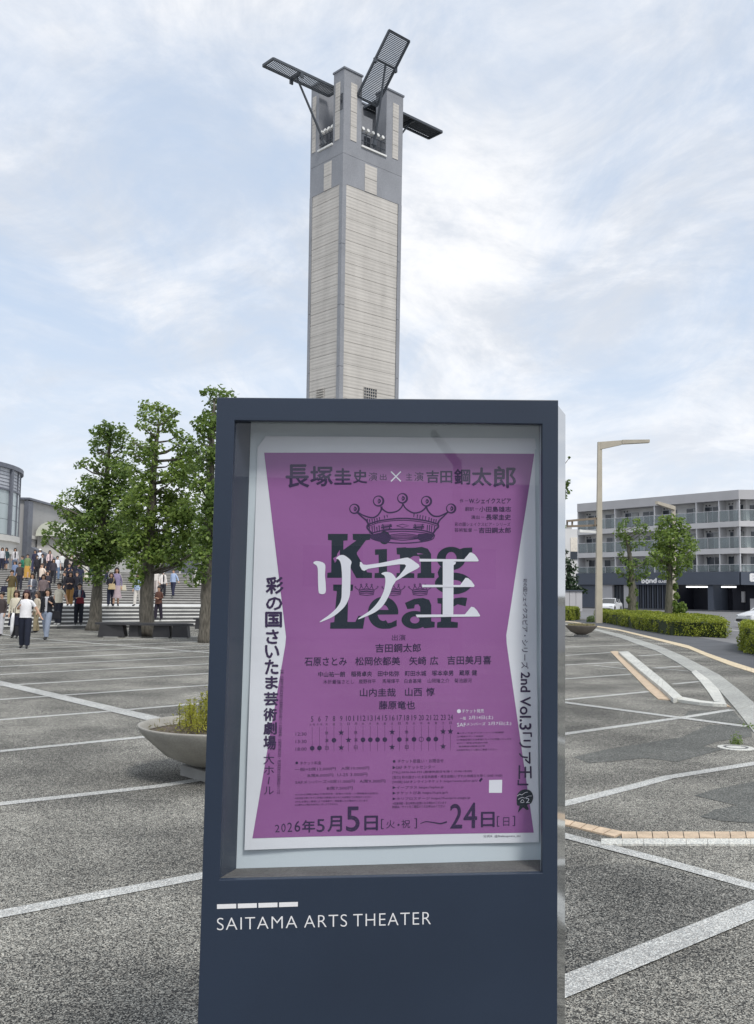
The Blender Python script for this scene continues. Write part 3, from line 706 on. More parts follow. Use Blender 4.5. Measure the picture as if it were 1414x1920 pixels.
# the waisted purple field, cut in strips so that it follows the sheet
def pedge(y):
    yl = 1197.; x0 = 495.5 + (537 - 495.5) * (y - 851) / (yl - 851) if y < yl else 537 + (473 - 537) * (y - yl) / (1570 - yl)
    x1 = 1001.5 + (948 - 1001.5) * (y - 853) / (yl - 853) if y < yl else 948 + (999 - 948) * (y - yl) / (1560 - yl); return x0, x1
NY, NX = 46, 24; P = []
for j in range(NY + 1):
    v = j / NY; y = 851 + (1565 - 851) * v; x0, x1 = pedge(y); sl = .004 - .0235 * v
    P += [(x0 + (x1 - x0) * i / NX, y + sl * ((x0 + (x1 - x0) * i / NX) - 737) - (1.2 if v < .01 else 0)) for i in range(NX + 1)]
pp.tris(P, [(j * (NX + 1) + i, (j + 1) * (NX + 1) + i, (j + 1) * (NX + 1) + i + 1, j * (NX + 1) + i + 1) for j in range(NY) for i in range(NX)])
pp.done('purple_field', M_purple, poster)

TI = T0 - .0011
ink = Print(TI)
zA_ = lambda x, y: (400 + x / 4.159, 740 + y / 4.159); zB_ = lambda x, y: (720 + x / 3.928, 740 + y / 3.928)
def tb(pr, ch, z, x0, y0, x1, y1, **k):
    a, b_ = z(x0, y0), z(x1, y1); pr.text(ch, a[0], a[1], b_[0], b_[1], **k)
BOLD = .022
for ch, *q in (('長', 568, 548, 745, 722), ('塚', 760, 562, 930, 712), ('圭', 945, 578, 1075, 700), ('史', 1092, 590, 1198, 690)): tb(ink, ch, zA_, *q, bold=BOLD)
for ch, *q in (('演', 1210, 608, 1278, 672), ('出', 1298, 620, 1350, 668)): tb(ink, ch, zA_, *q, bold=.006)
for ch, *q in (('主', 160, 580, 208, 632), ('演', 222, 572, 290, 638)): tb(ink, ch, zB_, *q, bold=.006)
for ch, *q in (('吉', 312, 562, 402, 648), ('田', 415, 565, 500, 650), ('鋼', 518, 550, 632, 660), ('太', 648, 540, 790, 670), ('郎', 808, 530, 968, 685)): tb(ink, ch, zB_, *q, bold=BOLD)
ink.done('headline', M_ink, poster)
wt = Print(TI); wt.stroke([(733, 884.5), (751.5, 903)], 2.2); wt.stroke([(751.5, 884.5), (733, 903)], 2.2); wt.done('cross_mark', M_winkink, poster)
zE = lambda x, y: (840 + x / 8.318, 920 + y / 8.318)
ink = Print(TI)
for st, x0, y0, x1, y1, bd in (('作', 180, 130, 235, 190, 0), ('ー', 262, 158, 312, 164, 0), ('W.シェイクスピア', 325, 118, 980, 200, .014), ('翻訳', 265, 255, 405, 318, 0), ('ー', 422, 282, 472, 288, 0), ('小田島雄志', 485, 248, 985, 330, .014),
                           ('演出', 358, 385, 492, 445, 0), ('ー', 515, 410, 565, 416, 0), ('長塚圭史', 590, 370, 980, 458, .014), ('彩の国シェイクスピア・シリーズ', 105, 495, 975, 555, 0),
                           ('芸術監督', 100, 585, 375, 645, .002), ('ー', 400, 612, 455, 618, 0), ('吉田鋼太郎', 480, 575, 980, 662, .014)): tb(ink, st, zE, x0, y0, x1, y1, bold=bd)
ink.done('credits', M_ink, poster)
# crown
z3 = lambda x, y: (560 + x / 3.928, 900 + y / 3.928)
Z3 = lambda pts: [z3(*p) for p in pts]
K3 = 1 / 3.928
cr = Print(TI)
for cx_, cy_, r in ((412, 213, 39), (589, 156, 42), (765, 136, 40), (941, 158, 41), (1122, 211, 38)):
    a, b_ = z3(cx_, cy_); cr.ring(a, b_, r * K3, (r - 1) * K3, (r - 11) * K3, (r - 10) * K3, dx=-1.0, dy=-.4); cr.ring(a, b_, 17 * K3, 17 * K3, 11 * K3, 11 * K3, a0=-100, a1=110, n=14); cr.ring(a + .6, b_, 10 * K3, 10 * K3, 5 * K3, 5 * K3, n=12)
def cv(pts, w0, w1=None): cr.curve(Z3(pts), w0 * K3, None if w1 is None else w1 * K3)
cv([(440, 240), (480, 262), (540, 278), (580, 262), (606, 225), (608, 196)], 9, 12); cv([(612, 196), (618, 215), (660, 240), (720, 232), (755, 205), (768, 176)], 11, 9)
cv([(768, 178), (790, 212), (840, 242), (890, 238), (925, 215), (938, 196)], 9, 12); cv([(940, 196), (950, 225), (985, 262), (1030, 268), (1075, 250), (1100, 236)], 12, 9)
cv([(430, 240), (470, 275), (500, 300), (520, 340)], 8, 14); cv([(1096, 240), (1060, 275), (1035, 300), (1020, 330)], 8, 14)
cv([(508, 330), (600, 300), (765, 283), (920, 298), (1022, 325)], 10); cv([(510, 345), (600, 312), (765, 297), (920, 312), (1020, 340)], 5)
cv([(530, 395), (620, 372), (765, 362), (910, 372), (990, 395)], 9); cv([(528, 408), (620, 388), (765, 378), (910, 388), (995, 405)], 6)
cv([(508, 330), (505, 352), (520, 372), (545, 400), (530, 410)], 13); cv([(1022, 322), (1028, 345), (1010, 365), (990, 395), (1000, 412)], 13)
cv([(530, 410), (540, 432), (620, 455), (765, 466), (900, 456), (980, 438), (1000, 412)], 9, 7)
for k in range(5): cv([(590 + 20 * k, 420 - 2 * k + 5 * k), (765, 396 + k * 12), (940 - 15 * k, 420 + 3 * k)], 5)
cr.poly(Z3([(520, 412), (560, 398), (640, 392), (680, 410), (675, 445), (650, 462), (600, 452), (540, 434)]))
cr.poly(Z3([(880, 398), (960, 396), (996, 412), (975, 436), (900, 452), (870, 430)]))
for x, y, h_ in [(505, 285, 34), (522, 290, 36), (540, 288, 36), (558, 284, 36), (576, 280, 34), (594, 274, 32), (520, 345, 48), (540, 340, 54), (556, 335, 52), (575, 345, 40), (592, 335, 48), (960, 275, 34), (978, 282, 34), (996, 288, 34), (1012, 290, 34), (935, 268, 30), (915, 262, 30), (980, 335, 50), (964, 332, 54), (948, 332, 52), (1000, 340, 30), (850, 250, 24), (875, 255, 28), (895, 258, 30), (630, 262, 22), (650, 258, 18)]:
    cr.stroke(Z3([(x, y), (x + (4 if x < 765 else -4), y + h_)]), 8 * K3, 5 * K3)
for s_ in (-1, 1):
    c = 765 + s_ * 118
    cr.stroke(Z3([(c - 40, 350), (c + 40, 345 if s_ > 0 else 340)]), 12 * K3); cr.stroke(Z3([(c - 40, 334), (c + 40, 330)]), 4 * K3); cr.stroke(Z3([(c - 38, 362), (c + 38, 358)]), 4 * K3)
    cr.stroke(Z3([(c - 28, 325), (c - 20, 365)]), 8 * K3); cr.stroke(Z3([(c + 28, 325), (c + 20, 365)]), 8 * K3)
cr.stroke(Z3([(720, 338), (765, 325), (812, 338), (765, 350), (720, 338)]), 4 * K3)
cr.done('crown_print', M_ink, poster)
# King Lear
kg = Print(TI + .0002)
def kp(*pts): kg.poly(Z3(list(pts)))
def kr(cx_, cy_, rx, ry, ix, iy, **k):
    a, b_ = z3(cx_, cy_); kg.ring(a, b_, rx * K3, ry * K3, ix * K3, iy * K3, **k)
kp((216, 397), (362, 397), (360, 445), (330, 447), (330, 680), (352, 682), (352, 720), (210, 720), (212, 684), (240, 680), (243, 445), (216, 442))
kp((398, 397), (530, 397), (526, 440), (495, 445), (425, 540), (505, 680), (540, 684), (540, 722), (425, 722), (352, 592), (330, 610), (330, 545), (425, 446), (400, 440))
kp((322, 520), (425, 446), (430, 560), (400, 640), (352, 600), (322, 640)); kp((745, 500), (850, 499), (880, 560), (745, 560)); kr(632, 425, 42, 49, 0, 0)
kp((562, 512), (650, 508), (650, 684), (682, 686), (682, 722), (558, 722), (560, 686), (590, 684), (588, 550), (562, 552))
kp((720, 500), (790, 496), (800, 530), (848, 500), (905, 493), (950, 507), (974, 545), (976, 684), (1000, 688), (998, 722), (872, 722), (874, 688), (898, 684), (898, 585), (884, 560), (848, 558), (808, 582), (808, 684), (850, 688), (850, 722), (718, 722), (720, 686), (745, 684), (745, 550), (722, 548))
kr(1122, 578, 106, 86, 40, 48, n=36); kp((1170, 515), (1215, 500), (1278, 497), (1277, 565), (1215, 565), (1190, 545))
kp((1040, 640), (1090, 655), (1070, 690), (1110, 705), (1090, 735), (1030, 715), (1022, 680))
kr(1138, 762, 136, 80, 62, 26, n=36)
kp((255, 770), (402, 770), (398, 815), (366, 818), (360, 1045), (418, 1045), (440, 1000), (490, 1000), (474, 1095), (232, 1095), (234, 1050), (262, 1046), (282, 818), (255, 815))
kr(622, 978, 112, 118, 42, 60, n=36, a0=62, a1=362); kp((560, 955), (732, 958), (732, 990), (560, 992)); 
kp((590, 1080), (620, 1060), (680, 1050), (722, 1030), (722, 1075), (672, 1094), (620, 1096))
kp((782, 905), (850, 875), (915, 868), (960, 882), (976, 920), (976, 1040), (1002, 1046), (1000, 1085), (925, 1092), (905, 1070), (895, 1000), (895, 935), (880, 915), (855, 918), (850, 945), (800, 950))
kr(855, 1030, 98, 66, 34, 26, n=30)
kp((1020, 870), (1100, 868), (1108, 900), (1150, 870), (1200, 864), (1240, 868), (1228, 930), (1170, 915), (1125, 940), (1122, 1042), (1172, 1048), (1170, 1088), (1018, 1088), (1020, 1048), (1046, 1042), (1050, 912), (1022, 908))
kg.done('roman_title', M_inkg, poster)
sm = Print(TI)
for cx_ in (500, 697, 893):
    for i, (dx, dy, r) in enumerate(((-82, -32, 6), (-40, -48, 7), (0, -52, 7), (38, -48, 7), (82, -34, 6))):
        a, b_ = z3(cx_ + dx, 820 + dy); sm.ring(a, b_, r * K3, r * K3, 3 * K3, 3 * K3, n=10)
    f = lambda pts, w_: sm.stroke([z3(cx_ + x, 820 + y) for x, y in pts], w_ * K3)
    f([(-80, -26), (-55, -8), (-40, -38)], 5); f([(-38, -40), (-20, -14), (0, -44)], 5); f([(0, -44), (20, -14), (38, -40)], 5); f([(38, -40), (52, -8), (80, -26)], 5)
    f([(-58, -8), (0, -18), (58, -8)], 6); f([(-56, -4), (-50, 24), (0, 30), (50, 24), (56, -4)], 5); f([(-50, 4), (0, -2), (50, 4)], 9); f([(-48, 16), (0, 12), (48, 16)], 5)
sm.done('small_crowns', M_ink, poster)
# large white title strokes
wh = Print(TI - .0006)
def wp(*pts, seg=5): wh.poly([z3(*p) for p in spline(list(pts), seg, True)])
wp((108, 612), (124, 598), (152, 599), (184, 611), (197, 634), (194, 700), (199, 760), (200, 818), (188, 838), (160, 838), (147, 820), (143, 740), (141, 660), (133, 632))
wp((276, 578), (298, 558), (330, 553), (366, 575), (389, 602), (383, 640), (382, 740), (377, 845), (350, 915), (310, 962), (250, 1008), (168, 1044), (160, 1040), (232, 988), (285, 936), (313, 880), (318, 800), (319, 700), (312, 622), (297, 588))
def wq(*pts): wh.poly([z3(*p) for p in pts])
wq((452, 603), (462, 605), (475, 622), (500, 626), (600, 612), (780, 574), (802, 572), (828, 584), (884, 624), (889, 640), (872, 654), (805, 688), (745, 727), (702, 750), (698, 742), (740, 704), (778, 655), (790, 632), (780, 622), (740, 621), (600, 640), (512, 654), (482, 670), (466, 662), (450, 632))
wp((608, 690), (640, 677), (680, 685), (706, 710), (716, 738), (690, 785), (665, 850), (620, 925), (560, 975), (452, 1022), (446, 1015), (530, 958), (590, 890), (625, 820), (638, 750), (632, 708))
wq((887, 581), (1218, 584), (1258, 536), (1272, 534), (1295, 548), (1312, 568), (1326, 594), (1318, 600), (888, 601))
wq((1060, 600), (1134, 600), (1158, 604), (1154, 618), (1140, 628), (1138, 990), (1060, 990))
wq((907, 771), (1188, 774), (1228, 720), (1246, 722), (1270, 742), (1294, 776), (1290, 788), (909, 790))
wq((862, 991), (1222, 990), (1270, 933), (1290, 938), (1312, 960), (1335, 998), (1330, 1005), (872, 1011), (866, 1002))
wh.done('white_title', M_winkink, poster)
# cast
zD = lambda x, y: (540 + x / 3.449, 1180 + y / 3.449)
ink = Print(TI)
for st, x0, y0, x1, y1, bd in (('出演', 672, 33, 760, 72, .0), ('吉田鋼太郎', 566, 93, 858, 148, .006), ('石原さとみ', 108, 181, 380, 235, .006), ('松岡依都美', 436, 178, 724, 232, .006), ('矢崎', 785, 176, 893, 230, .006), ('広', 918, 175, 970, 229, .006), ('吉田美月喜', 1030, 171, 1312, 226, .006),
                               ('中山祐一朗', 196, 273, 368, 307, .006), ('稲荷卓央', 408, 271, 543, 305, .006), ('田中佑弥', 582, 269, 719, 303, .006), ('町田水城', 757, 267, 893, 301, .006), ('塚本幸男', 930, 265, 1067, 299, .006), ('蔵原', 1106, 263, 1172, 297, .006), ('健', 1186, 262, 1220, 296, .006),
                               ('木折最強さとし', 228, 325, 427, 352, .0), ('鹿野祥平', 458, 322, 568, 350, .0), ('馬場煇平', 610, 320, 720, 348, .0), ('白倉基陽', 752, 319, 862, 347, .0), ('山岡隆之介', 902, 317, 1042, 345, .0), ('菊池銀河', 1074, 316, 1186, 344, .0),
                               ('山内圭哉', 466, 381, 696, 434, .006), ('山西', 757, 377, 865, 430, .006), ('惇', 893, 376, 946, 429, .006), ('藤原竜也', 588, 462, 820, 516, .006)): tb(ink, st, zD, x0, y0, x1, y1, bold=.014 if bd else .008, slope=-.006)
ink.done('cast_list', M_ink, poster)
# calendar
ink = Print(TI); X0 = 585.5; DX = (844 - 585.5) / 19
sl_ = lambda x: -.0145 * (x - 715)
days = '火水木金土日月火水木金土日月火水木金土日'
for i in range(20):
    x = X0 + DX * i; y = 1346 + sl_(x); n_ = str(5 + i); hw = 2.2 if len(n_) == 1 else 4.6
    ink.text(n_, x - hw, y - 5, x + hw, y + 5, bold=.004); ink.text(days[i] if i > 1 else ('火・祝' if i == 0 else '水・休'), x - (2.3 if i > 1 else 5), y + 8, x + (2.3 if i > 1 else 5), y + 12.6, bold=.0)
    ink.stroke([(x, y + 15), (x, y + 62)], .45)
def star(x, y, r):
    ink.poly([(x + r * (1 if k % 2 == 0 else .42) * math.sin(k * math.pi / 5), y - r * (1 if k % 2 == 0 else .42) * math.cos(k * math.pi / 5)) for k in range(10)])
ry = (1372.5, 1386.5, 1400.5)
for r_, idx in ((0, (9, 16, 23, 24)), (1, (10,)), (2, (9, 16, 23))):
    for d_ in idx: x = X0 + DX * (d_ - 5); star(x, ry[r_] + sl_(x), 6)
for d_ in (8, 12, 13, 14, 15, 17, 19, 21, 22): x = X0 + DX * (d_ - 5); ink.ring(x, ry[1] + sl_(x), 4.4, 4.4, n=16)
for d_ in (5, 6): x = X0 + DX * (d_ - 5); ink.ring(x, ry[2] + sl_(x), 4.4, 4.4, n=16)
x = X0 + DX * 15; ink.ring(x, ry[1] + sl_(x), 4.6, 4.6, 3.8, 3.8, n=20)
for d_ in (7, 11, 18):
    for k, ch in enumerate('休演日'): x = X0 + DX * (d_ - 5); ink.text(ch, x - 3.3, ry[k] - 3.3 + sl_(x), x + 3.3, ry[k] + 3.6 + sl_(x), bold=.002)
for k, ch in enumerate(('12:30', '13:30', '18:00')): ink.text(ch, 554.5, ry[k] + 1 + sl_(565) - 3, 575, ry[k] + 4.2 + sl_(565), bold=.0)
ink.done('calendar', M_ink, poster)
# sale dates in white
zF = lambda x, y: (730 + x / 5.05, 1310 + y / 5.05)
wt = Print(TI)
a, b_ = zF(655, 115); wt.ring(a, b_, 3.8, 3.8, n=16)
for st, *q in (('チケット発売', 685, 95, 892, 132), ('一般', 664, 168, 722, 198), ('2月14日(土)', 750, 157, 980, 198), ('SAF', 638, 226, 722, 262), ('メンバーズ', 728, 222, 908, 252), ('2月7日(土)', 934, 215, 1152, 254)): tb(wt, st, zF, *q, bold=.012, slope=-.012)
wt.done('sale_dates', M_winkink, poster)
ink = Print(TI)
for st, *q in (('●=さいたまアフタートーク開催回', 638, 312, 1080, 328), ('△=鑑賞サポート実施回', 636, 346, 886, 362), ('○=映像収録のため客席にカメラを設置いたします', 636, 374, 1155, 392), ('※ロビー開場は開演60分前', 636, 408, 930, 424), ('客席開場は開演30分前', 655, 440, 906, 456), ('※未就学児のご入場はご遠慮ください', 636, 472, 1015, 490),
               ('チケット取扱い・お問合せ', 78, 568, 512, 604), ('▶SAF チケットセンター', 30, 628, 430, 662), ('[TEL] 0570-064-939 (劇場休館日を除く10:00-18:00)', 30, 676, 780, 702), ('[窓口] 彩の国さいたま芸術劇場・埼玉会館(いずれも休館日を除く10:00-19:00)', 30, 718, 1068, 750),
               ('[WEB] SAFオンラインチケット https://www.saf.or.jp/t/', 30, 765, 835, 795), ('▶イープラス https://eplus.jp', 30, 820, 512, 852), ('▶チケットぴあ https://t.pia.jp/t', 30, 872, 552, 904), ('▶ホリプロステージ https://horipro-stage.jp', 30, 925, 765, 955), ('※営業時間・受付時間は変更になる場合がございます', 30, 972, 540, 996), ('詳細は、サイトをご確認のうえお申込みください', 26, 1004, 525, 1030)):
    tb(ink, st, zF, *q, bold=.006, slope=-.016)
a, b_ = zF(44, 590); ink.ring(a, b_, 2.6, 2.6, n=12); ink.stroke([zF(852, 782), zF(876, 752)], 4)
zG = lambda x, y: (540 + x / 6.427, 1330 + y / 6.427)
a, b_ = zG(107, 640); ink.ring(a, b_, 2.6, 2.6, n=12)
for st, *q in (('チケット料金', 148, 622, 402, 664), ('一般=S席12,000円', 82, 696, 576, 738), ('A席10,000円', 642, 686, 978, 728), ('B席8,000円', 238, 772, 546, 814), ('U-25 3,000円', 596, 764, 956, 808), ('SAFメンバーズ=S席11,000円', 90, 848, 804, 892), ('A席9,300円', 862, 840, 1172, 884), ('B席7,500円', 470, 926, 780, 970),
               ('※U-25=公演時25歳以下(各席対象・劇場のみ取扱・入場時要身分証提示)', 88, 1004, 1086, 1030), ('※託児及び車いすでご来場のお客様はあらかじめ劇場までお問合せください', 88, 1048, 1004, 1072), ('※やむを得ない事情により出演者が一部変更になる場合がございます', 88, 1090, 962, 1116), ('※公演中止の場合を除き払い戻しはできません', 84, 1132, 602, 1156)):
    tb(ink, st, zG, *q, bold=.007, slope=-.016)
ink.done('ticket_notes', M_ink, poster)
# date line
zH = lambda x, y: (500 + x / 2.946, 1490 + y / 2.946)
ink = Print(TI)
for st, x0, y0, x1, y1, bd in (('2', 47, 163, 72, 204, .004), ('0', 82, 157, 105, 203, .006), ('2', 115, 152, 142, 203, .01), ('6', 155, 143, 186, 202, .012), ('年', 197, 140, 267, 206, .022), ('5', 277, 135, 320, 204, .018), ('月', 338, 118, 415, 202, .024), ('5', 440, 66, 512, 200, .022), ('日', 541, 116, 613, 194, .024),
                               ('[', 631, 132, 646, 188, -.004), ('火', 660, 138, 708, 184, .006), ('・', 722, 158, 734, 170, .0), ('祝', 744, 136, 792, 182, .006), (']', 815, 128, 830, 184, -.004), ('2', 1014, 50, 1078, 184, .022), ('4', 1088, 44, 1160, 182, .022), ('日', 1184, 94, 1256, 176, .022), ('[', 1270, 116, 1284, 174, -.004), ('日', 1304, 122, 1338, 170, .004), (']', 1356, 114, 1370, 170, -.004)):
    tb(ink, st, zH, x0, y0, x1, y1, bold=bd, slope=-.02, res=4)
ink.curve([zH(848, 158), zH(880, 147), zH(920, 152), zH(960, 158), zH(995, 148)], 1.2, 3.2)
ink.done('date_line', M_ink, poster)
ink = Print(TI); ink.text('公式X  @Shakespeare_sss', 906, 1564, 975, 1569.5, bold=.0, slope=-.019)
zJ = lambda x, y: (480 + x / 4.2625, 1060 + y / 4.267)
for ch, x0, y0, x1, y1 in (('彩', 83, 96, 217, 225), ('の', 84, 256, 208, 355), ('国', 78, 375, 205, 492), ('さ', 84, 515, 180, 625), ('い', 76, 640, 185, 740), ('た', 75, 755, 178, 868), ('ま', 78, 888, 174, 985), ('芸', 68, 1015, 176, 1118), ('術', 64, 1142, 165, 1240), ('劇', 64, 1252, 165, 1348), ('場', 64, 1362, 160, 1468)): tb(ink, ch, zJ, x0, y0, x1, y1, bold=.032)
for ch, x0, y0, x1, y1 in (('大', 62, 1500, 148, 1588), ('ホ', 66, 1600, 145, 1668), ('ル', 66, 1765, 143, 1828)): tb(ink, ch, zJ, x0, y0, x1, y1, bold=.004)
ink.stroke([zJ(108, 1688), zJ(100, 1745)], 2.0)
ink.text('主催・企画制作:埼玉県芸術文化振興財団(彩の国さいたま芸術劇場)・企画制作:株式会社・埼玉県芸術文化振興財団/ホリプロ', 525, 1255, 532.5, 1487, rot=True, bold=.0, slope=.03)
zK = lambda x, y: (930 + x / 3.491, 1050 + y / 3.491)
a, b_ = zK(190, 122), zK(190, 712); ink.text('彩の国シェイクスピア・シリーズ', a[0] - 7.2, a[1], a[0] + 7.2, b_[1], rot=True, bold=.004, grow=2.0, slope=.004)
a, b_ = zK(188, 735), zK(190, 1108); ink.text('2nd Vol.3', a[0] - 10, a[1], a[0] + 12, b_[1], rot=True, bold=.06, res=4, grow=1.35, slope=.004)
a, b_ = zK(190, 1128), zK(186, 1470); ink.text('「リア王」', a[0] - 14, a[1], a[0] + 14, b_[1], rot=True, bold=.06, res=4, grow=1.2, slope=.005)
ink.done('side_lines', M_ink, poster)
zM = lambda x, y: (730 + x / 5.05, 1310 + y / 5.05)
em = Print(TI - .0004); em.poly([zM(*p) for p in spline([(1205, 1000), (1202, 940), (1215, 890), (1255, 858), (1310, 856), (1345, 885), (1356, 935), (1335, 985), (1300, 1000), (1315, 1040), (1290, 1045), (1262, 1025), (1235, 1050), (1215, 1070), (1222, 1035), (1228, 1010)], 4, True)]); em.done('emblem', M_inkg, poster)
em = Print(TI - .0008)
for pts in ([(1205, 918), (1230, 900), (1250, 905), (1280, 885), (1305, 880)], [(1215, 948), (1250, 930), (1280, 935), (1310, 918), (1345, 915)], [(1235, 975), (1255, 950), (1270, 975), (1240, 978)]): em.curve([zM(*p) for p in pts], .8)
em.text('2', *zM(1288, 935), *zM(1322, 980), bold=.0, res=4); em.done('emblem_script', M_winkink, poster)
em = Print(TI); em.poly([zM(943, 768), zM(1066, 765), zM(1063, 888), zM(941, 888)]); em.done('white_square', M_winkink, poster)
# the sheet hangs with faint waves: move every printed layer together
def wave(p):
    q = p - BP0; u = q.dot(BE); v = q.z
    return .0022 * math.sin(u * 9 + v * 4) + .0014 * math.sin(u * 17 - v * 11 + 1) + .0010 * math.sin(v * 23 + u * 5)
for o in poster.children:
    org = wloc(o); me = o.data; n = len(me.vertices); co = np.zeros(n * 3); me.vertices.foreach_get('co', co); co = co.reshape(-1, 3)
    q = co + np.array(org) - np.array(BP0); u = q @ np.array(BE); v = q[:, 2]
    wv = .0020 * np.sin(u * 9 + v * 4) + .0012 * np.sin(u * 17 - v * 11 + 1) + .0008 * np.sin(v * 23 + u * 5) + .003
    lowb = np.clip((-.20 - v) / .08, 0, 1) * .004 * (1 + np.sin(u * 14)); wv = wv + np.where(v < -.2, lowb, 0) * 0.5
    co += np.outer(wv, np.array(BN)); me.vertices.foreach_set('co', co.ravel()); me.update()
# ================================================================== BOWL PLANTERS, BENCHES
M_bowl = pm('grey_concrete', (.33, .32, .29), .75, .14, 5, fine=.08, fscale=60, bump=.1)
M_bowlb = pm('brown_grey_concrete', (.17, .15, .13), .75, .14, 5, fine=.08, fscale=60)
M_soil = pm('soil', (.10, .08, .06), .95, .3, 12, fine=.4, fscale=60)
M_conc = pm('concrete_block', (.30, .30, .29), .85, .1, 4)
M_gold = leafmat('golden_foliage', (.22, .25, .035), (.62, .60, .09), .4)
M_twig = pm('twig', (.10, .07, .05), .9)
M_dry = leafmat('dry_foliage', (.16, .15, .07), (.34, .30, .16), .3)
def leafmesh(name, pts, nrm, size, mat, parent, asp=.6, jitter=1.0, fold=.25):
    """many small folded leaves in one mesh; pts/nrm are numpy arrays in world space"""
    n = len(pts); d = RNG.normal(size=(n, 3)); nrm = nrm + RNG.normal(size=(n, 3)) * jitter * .6
    nrm /= np.linalg.norm(nrm, axis=1, keepdims=True) + 1e-9
    t = np.cross(nrm, d); t /= np.linalg.norm(t, axis=1, keepdims=True) + 1e-9; b_ = np.cross(nrm, t)
    sz = (size * RNG.uniform(.65, 1.3, n))[:, None]
    o0 = np.array(wloc(parent)) if parent else np.zeros(3)
    p0 = pts - t * sz * .5; p1 = pts + b_ * sz * asp * .5 + nrm * sz * fold * .3; p2 = pts + t * sz * .5 - nrm * sz * fold * .3; p3 = pts - b_ * sz * asp * .5 + nrm * sz * fold * .3
    co = np.stack([p0, p1, p2, p3], 1).reshape(-1, 3) - o0
    me = bpy.data.meshes.new(name); me.vertices.add(4 * n); me.vertices.foreach_set('co', co.ravel())
    me.loops.add(6 * n); me.polygons.add(2 * n)
    base = np.arange(n)[:, None] * 4; idx = (base + np.array([[0, 1, 2, 0, 2, 3]])).ravel()
    me.loops.foreach_set('vertex_index', idx.astype(np.int32)); me.polygons.foreach_set('loop_start', (np.arange(2 * n) * 3).astype(np.int32))
    me.update(calc_edges=True); me.validate(); me.materials.append(mat)
    o = bpy.data.objects.new(name, me); COL.objects.link(o)
    if parent: o.parent = parent
    return o
def planter(c, R, hr, mat, lab, plant_mat, big):
    t = thing('bowl_planter', c, lab, 'planter', None)
    prof = [(.02 * R, .07), (R * .18, .075), (R * .42, .10 + hr * .06), (R * .66, .10 + hr * .22), (R * .85, .10 + hr * .48), (R * .96, hr * .86), (R, hr - .012), (R * 1.003, hr), (R * .975, hr + .002), (R * .955, hr - .02), (R * .92, hr - .07)]
    MB().lathe(prof, c, 64).build('bowl', mat, t, smooth=True)
    MB().lathe([(0, hr - .055), (R * .5, hr - .06), (R * .935, hr - .075)], c, 40).build('soil', M_soil, t)
    a = math.radians(42); w_ = .22 * R / .66
    MB().box(c + Z1 * .045, (w_ * 2.0, w_ * 2.0, .09), AX).build('foot_block', M_conc, t)
    return t
c1 = G(407, 1455); c1.z = 0
d1 = (Vector((c1.x, c1.y, 0)) - Vector((0, 0, 0))).length
R1b = 145 / F_PX * c1.y
pl1 = planter(c1, R1b, .45, M_bowl, 'large pale concrete bowl planter with a golden shrub, just left of the poster case', M_gold, True)
sh1 = thing('golden_shrub', c1 + Z1 * .39, 'golden green shrub growing in the large pale bowl planter', 'shrub')
pts = []; stems = MB()
for k in range(80):
    r0 = R1b * .62 * math.sqrt(random.random()); a = random.uniform(0, 6.283)
    b0_ = c1 + Vector((r0 * math.cos(a) + .06, r0 * math.sin(a) * .7, .39)); hgt = random.uniform(.12, .22) + .22 * max(0, 1 - ((r0) / (R1b * .6)) ** 2)
    lean = Vector((random.uniform(-.07, .07), random.uniform(-.07, .07), 0)); top = b0_ + lean + Z1 * hgt
    stems.path([b0_, b0_.lerp(top, .5) + lean * .2, top], [.004, .003, .0015], 4)
    for j in range(120):
        u = random.uniform(.12, 1.0); q = b0_.lerp(top, u); rr = .045 * (1.15 - u)
        pts.append((q.x + random.gauss(0, rr), q.y + random.gauss(0, rr), q.z + random.gauss(0, .012)))
stems.build('stems', M_twig, sh1, kind='stuff')
pts = np.array(pts); leafmesh('foliage', pts, np.tile([0, -.3, .4], (len(pts), 1)), .030, M_gold, sh1, asp=.22, jitter=1.6)['kind'] = 'stuff'
gp_ = []
for k in range(400):
    r0 = R1b * .9 * math.sqrt(random.random()); a = random.uniform(0, 6.283); gp_.append((c1.x + r0 * math.cos(a), c1.y + r0 * math.sin(a), .40 + random.uniform(0, .05)))
leafmesh('dry_grass', np.array(gp_), np.tile([0, -1, .3], (len(gp_), 1)), .045, M_dry, sh1, asp=.12, jitter=1.)['kind'] = 'stuff'
c2 = G(1090, 1194)
pl2 = planter(c2, 29.5 / F_PX * c2.y, .46, M_bowlb, 'brown grey bowl planter with dry low plants, standing right of the poster case', M_dry, False)
sh2 = thing('low_plants', c2 + Z1 * .4, 'sparse dry plants filling the brown grey bowl planter', 'plants'); sh2['kind'] = 'stuff'
gp_ = [(c2.x + .56 * math.sqrt(u) * math.cos(a), c2.y + .5 * math.sqrt(u) * math.sin(a), .42 + random.uniform(0, .10)) for u, a in [(random.random(), random.uniform(0, 6.283)) for _ in range(900)]]
leafmesh('foliage', np.array(gp_), np.tile([0, -1, .5], (len(gp_), 1)), .08, M_dry, sh2, asp=.3)['kind'] = 'stuff'
